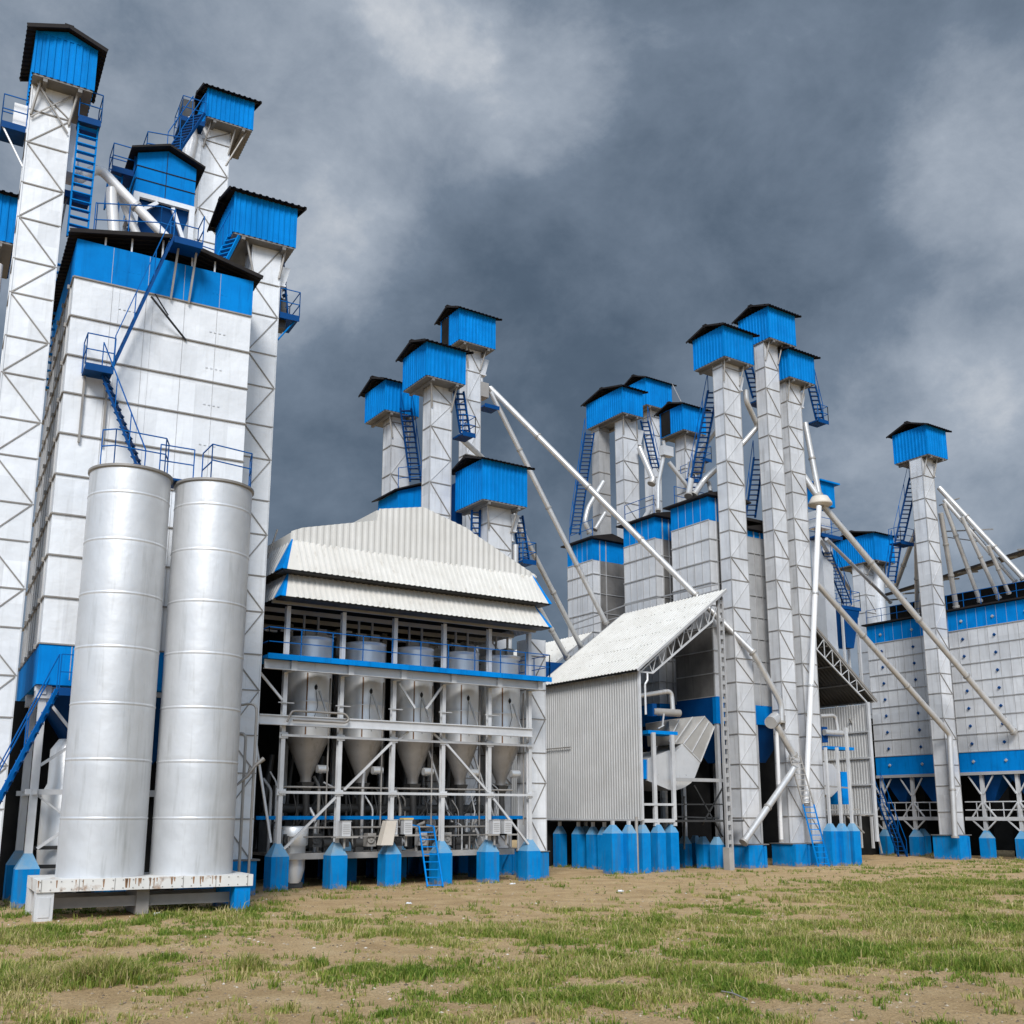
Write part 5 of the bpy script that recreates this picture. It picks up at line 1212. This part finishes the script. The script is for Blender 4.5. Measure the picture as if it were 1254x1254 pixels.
me = bpy.data.meshes.new('grass'); me.vertices.add(len(vs)); me.vertices.foreach_set('co', vs.ravel())
me.loops.add(len(lv)); me.loops.foreach_set('vertex_index', lv); me.polygons.add(2 * N); me.polygons.foreach_set('loop_start', ls); me.polygons.foreach_set('loop_total', lt)
tint = np.clip(.22 - .2 * clump + .5 * np.repeat(vnoise(X * .8, Y * .8, 9), NB) + .35 * cl + rng.normal(0, .19, N), 0, 1)
ta = me.attributes.new('tint', 'FLOAT', 'POINT'); ta.data.foreach_set('value', np.repeat(tint, 5).astype(np.float32))
me.update(calc_edges=True)
m, nt, b = newmat('grass blade'); av = nt.nodes.new('ShaderNodeAttribute'); av.attribute_name = 'tint'
r1 = ramp(nt, [(.05, (.075, .14, .014)), (.36, (.15, .225, .026)), (.6, (.25, .28, .05)), (.8, (.42, .35, .13)), (1., (.54, .43, .22))]); nt.links.new(av.outputs['Fac'], r1.inputs['Fac'])
nt.links.new(r1.outputs['Color'], b.inputs['Base Color']); b.inputs['Roughness'].default_value = .6; b.inputs['Specular IOR Level'].default_value = .25
tr_ = nt.nodes.new('ShaderNodeBsdfTranslucent'); nt.links.new(r1.outputs['Color'], tr_.inputs['Color']); ms = nt.nodes.new('ShaderNodeMixShader'); ms.inputs[0].default_value = .3
nt.links.new(b.outputs[0], ms.inputs[1]); nt.links.new(tr_.outputs[0], ms.inputs[2]); nt.links.new(ms.outputs[0], nt.nodes['Material Output'].inputs['Surface'])
me.materials.append(m); o = bpy.data.objects.new('grass', me); COL.objects.link(o); tag(o, 'patchy green and straw coloured grass on the bare plot', 'grass', None, 'stuff')
# pebbles and straw crumbs in the worn soil
PX, PY, PF = screen_points(16000, 1052); pg = grassness(PX, PY); kp = (pg < .75) & (PY < 34.5)
PX, PY, PF = PX[kp], PY[kp], PF[kp]; n = len(PX); s = (.006 + .022 * rng.random(n) ** 6) * (1 + .02 * PF)
oct_ = np.array([(1, 0, 0), (0, 1, 0), (-1, 0, 0), (0, -1, 0), (0, 0, .7), (0, 0, -.4)])
rot = rng.random(n) * 6.28; st = .6 + .9 * rng.random(n)
vx = oct_[None, :, 0] * st[:, None]; vy = oct_[None, :, 1].repeat(n, 0)
wx = vx * np.cos(rot)[:, None] - vy * np.sin(rot)[:, None]; wy = vx * np.sin(rot)[:, None] + vy * np.cos(rot)[:, None]
pv = np.stack([PX[:, None] + wx * s[:, None], PY[:, None] + wy * s[:, None], (height(PX, PY) + s * .15)[:, None] + oct_[None, :, 2] * s[:, None]], 2).reshape(-1, 3)
pf = [(0, 1, 4), (1, 2, 4), (2, 3, 4), (3, 0, 4), (1, 0, 5), (2, 1, 5), (3, 2, 5), (0, 3, 5)]
pm = bpy.data.meshes.new('gravel'); pm.from_pydata(pv.tolist(), [], [tuple(6 * i + q for q in f) for i in range(n) for f in pf])
m, nt, b = newmat('pebble'); gi = nt.nodes.new('ShaderNodeNewGeometry'); r1 = ramp(nt, [(0, (.09, .065, .04)), (.5, (.26, .20, .13)), (.9, (.42, .34, .24)), (1, (.60, .55, .47))]); nt.links.new(gi.outputs['Random Per Island'], r1.inputs['Fac']); nt.links.new(r1.outputs['Color'], b.inputs['Base Color']); b.inputs['Roughness'].default_value = .9
pm.materials.append(m); o = bpy.data.objects.new('gravel', pm); COL.objects.link(o); tag(o, 'small pebbles and crumbs scattered over the bare soil', 'gravel', None, 'stuff')
# litter
def scrap(px, py, w, label, mat='litter', h=.05):
    g = at(px, py, Z=0); z = float(height(np.array([g.x]), np.array([g.y]))[0]); bm = MB(); n = 9
    ring = [(g.x + w * (.7 + .4 * random.random()) * math.cos(i * 6.283 / n), g.y + w * .6 * (.7 + .4 * random.random()) * math.sin(i * 6.283 / n), z + h * random.random() * .6) for i in range(n)]
    top = [(g.x + (x - g.x) * .5 + random.uniform(-.2, .2) * w, g.y + (y - g.y) * .5, z + h * random.uniform(.6, 1.3)) for x, y, _ in ring]
    bm.add(ring + top, [(i, (i + 1) % n, n + (i + 1) % n, n + i) for i in range(n)] + [tuple(range(n, 2 * n))], False)
    solo(bm, 'litter', mat, label, 'litter', (g.x, g.y, z), 0, 'litter on the ground')
scrap(192, 1121, .13, 'crumpled pale plastic scrap in the grass before the silo platform', h=.08)
scrap(316, 1115, .10, 'small crumpled pale scrap beside the right leg of the silo platform', h=.06)
scrap(628, 1082, .15, 'flat pale scrap before the last footing of the hopper building', h=.05)
scrap(500, 1106, .12, 'pale paper scrap on the bare soil before the blue ladder', h=.05)
scrap(760, 1091, .16, 'pale scrap on bare soil before the corrugated shed footings', h=.06)
scrap(181, 1118, .06, 'tiny reddish brown scrap beside the plastic scrap', 'seam', .05)
tw = MB(); a, b_ = at(884, 1214, Z=.03), at(915, 1224, Z=.03); tw.tube([a, (a + b_) / 2 + V((.02, .05, .02)), b_], .012, 6).tube([(a + b_) / 2, (a + b_) / 2 + V((.15, .2, .03))], .008, 5)
solo(tw, 'twig', 'seam', 'thin dark twig lying on the grass in the foreground', 'twig', a)

# ================================================================== SKY, LIGHT, CAMERA
W = bpy.data.worlds.new('World'); S.world = W; W.use_nodes = True; nt = W.node_tree; L = nt.links
bg = nt.nodes['Background']; bg.inputs['Strength'].default_value = .1
sd = V((-.44, -.62, .62)).normalized()         # towards the sun, behind and left of the camera, veiled by cloud
sky = nt.nodes.new('ShaderNodeTexSky'); sky.sky_type = 'NISHITA'; sky.sun_disc = False
sky.sun_elevation = math.asin(sd.z); sky.sun_rotation = math.atan2(sd.x, sd.y)
tc = nt.nodes.new('ShaderNodeTexCoord'); vec = tc.outputs['Generated']
def vm(op, a, b=None):
    n = nt.nodes.new('ShaderNodeVectorMath'); n.operation = op; L.new(a, n.inputs[0])
    if b is not None: n.inputs[1].default_value = b
    return n
def mth(op, a, b=None, c=None):
    n = nt.nodes.new('ShaderNodeMath'); n.operation = op
    for i, v in enumerate((a, b, c)):
        if v is None: continue
        if isinstance(v, (int, float)): n.inputs[i].default_value = v
        else: L.new(v, n.inputs[i])
    return n.outputs[0]
def mapr(v, a, b, c, d, smooth=True):
    n = nt.nodes.new('ShaderNodeMapRange'); n.interpolation_type = 'SMOOTHSTEP' if smooth else 'LINEAR'
    L.new(v, n.inputs['Value']); n.inputs['From Min'].default_value = a; n.inputs['From Max'].default_value = b; n.inputs['To Min'].default_value = c; n.inputs['To Max'].default_value = d
    return n.outputs['Result']
# cloud deck: flatten the direction a little so that the masses stretch along the horizon
EXPO = .88
mp = nt.nodes.new('ShaderNodeMapping'); mp.inputs['Scale'].default_value = (1, 1, 1.35); mp.inputs['Location'].default_value = (3.1, 1.7, .4); L.new(vec, mp.inputs['Vector'])
nA = noise(nt, mp.outputs[0], 3.6, 6, .55, .25); nB = noise(nt, mp.outputs[0], 7.5, 14, .66, .2); nC = noise(nt, mp.outputs[0], 21, 8, .6, .4)
val = mth('MULTIPLY_ADD', mth('SUBTRACT', nA.outputs['Fac'], .5), .50, .42)
val = mth('ADD', val, mth('MULTIPLY', mth('SUBTRACT', nB.outputs['Fac'], .5), .50))
val = mth('ADD', val, mth('MULTIPLY', mth('SUBTRACT', nC.outputs['Fac'], .5), .13))
# ragged direction for the thin and thick places of the deck
wob = noise(nt, mp.outputs[0], 5.0, 8, .6, .1); wv = vm('SUBTRACT', wob.outputs['Color'], (.5, .5, .5)); ws = nt.nodes.new('ShaderNodeVectorMath'); ws.operation = 'SCALE'; L.new(wv.outputs[0], ws.inputs[0]); ws.inputs['Scale'].default_value = .16
wa = nt.nodes.new('ShaderNodeVectorMath'); wa.operation = 'ADD'; L.new(vec, wa.inputs[0]); L.new(ws.outputs[0], wa.inputs[1])
wn = nt.nodes.new('ShaderNodeVectorMath'); wn.operation = 'NORMALIZE'; L.new(wa.outputs[0], wn.inputs[0])
for (px, py), rad, amp in (((535, -15), 100, .22), ((650, 110), 110, .17), ((470, 60), 280, .06), ((560, 60), 200, .04), ((200, 110), 420, .20), ((1235, 180), 160, .21), ((1180, 270), 150, .06), ((1115, 480), 170, .06), ((1235, 430), 130, .20), ((1200, 640), 240, .10), ((330, 300), 170, .07), ((480, 280), 150, .05), ((1040, 600), 260, .10), ((1060, 90), 300, .08), ((60, 560), 400, .1),
                           ((420, 590), 260, -.12), ((720, 340), 280, -.08), ((930, 230), 200, -.07), ((640, 500), 260, -.10), ((1000, 340), 180, -.02)):
    d = ray(px, py).normalized(); c = math.cos(rad / 1286.)
    dt = vm('DOT_PRODUCT', wn.outputs[0], tuple(d)).outputs['Value']
    val = mth('ADD', val, mapr(dt, c, 1, 0, amp))
def lin(c): return tuple((((v / 255 + .055) / 1.055) ** 2.4) / 2 ** EXPO / .1 * 1.0 for v in c)
cr = ramp(nt, [(.0, lin((62, 77, 94))), (.25, lin((82, 97, 114))), (.5, lin((115, 129, 146))), (.75, lin((163, 173, 186))), (1, lin((220, 223, 227)))])
L.new(val, cr.inputs['Fac'])
# the sky behind the photographer is the bright part of the overcast
fw = V((fwd[0], fwd[1], 0)); back = vm('DOT_PRODUCT', vec, tuple((-fw * .85 + V((-.25, 0, .6))).normalized())).outputs['Value']
gain = mapr(back, -.1, .95, 1.0, 5.0)
mul = vm('SCALE', cr.outputs['Color']); L.new(gain, mul.inputs['Scale'])
mxs = nt.nodes.new('ShaderNodeMix'); mxs.data_type = 'RGBA'; mxs.inputs['Factor'].default_value = .975
L.new(sky.outputs['Color'], mxs.inputs['A']); L.new(mul.outputs[0], mxs.inputs['B']); L.new(mxs.outputs['Result'], bg.inputs['Color'])

sun = bpy.data.lights.new('sun', 'SUN'); sun.energy = 1.9; sun.angle = math.radians(20); sun.color = (1, .98, .955)
so = bpy.data.objects.new('sun', sun); COL.objects.link(so); so.rotation_euler = (-sd).to_track_quat('-Z', 'Y').to_euler()

cam = bpy.data.cameras.new('camera'); co_ = bpy.data.objects.new('camera', cam); COL.objects.link(co_)
cam.sensor_width = 36; cam.lens = 36 * F / 1254; cam.shift_y = 100 / 1254; cam.clip_end = 5000; cam.clip_start = .1
co_.location = (0, 0, EYE); co_.rotation_euler = (math.pi / 2 + PITCH, 0, -YAW)
S.camera = co_
S.view_settings.view_transform = 'Standard'; S.view_settings.look = 'None'; S.view_settings.exposure = EXPO; S.view_settings.gamma = 1
S.render.resolution_x = S.render.resolution_y = 1024
for o in list(bpy.data.objects):
    if '_b' in o: del o['_b']
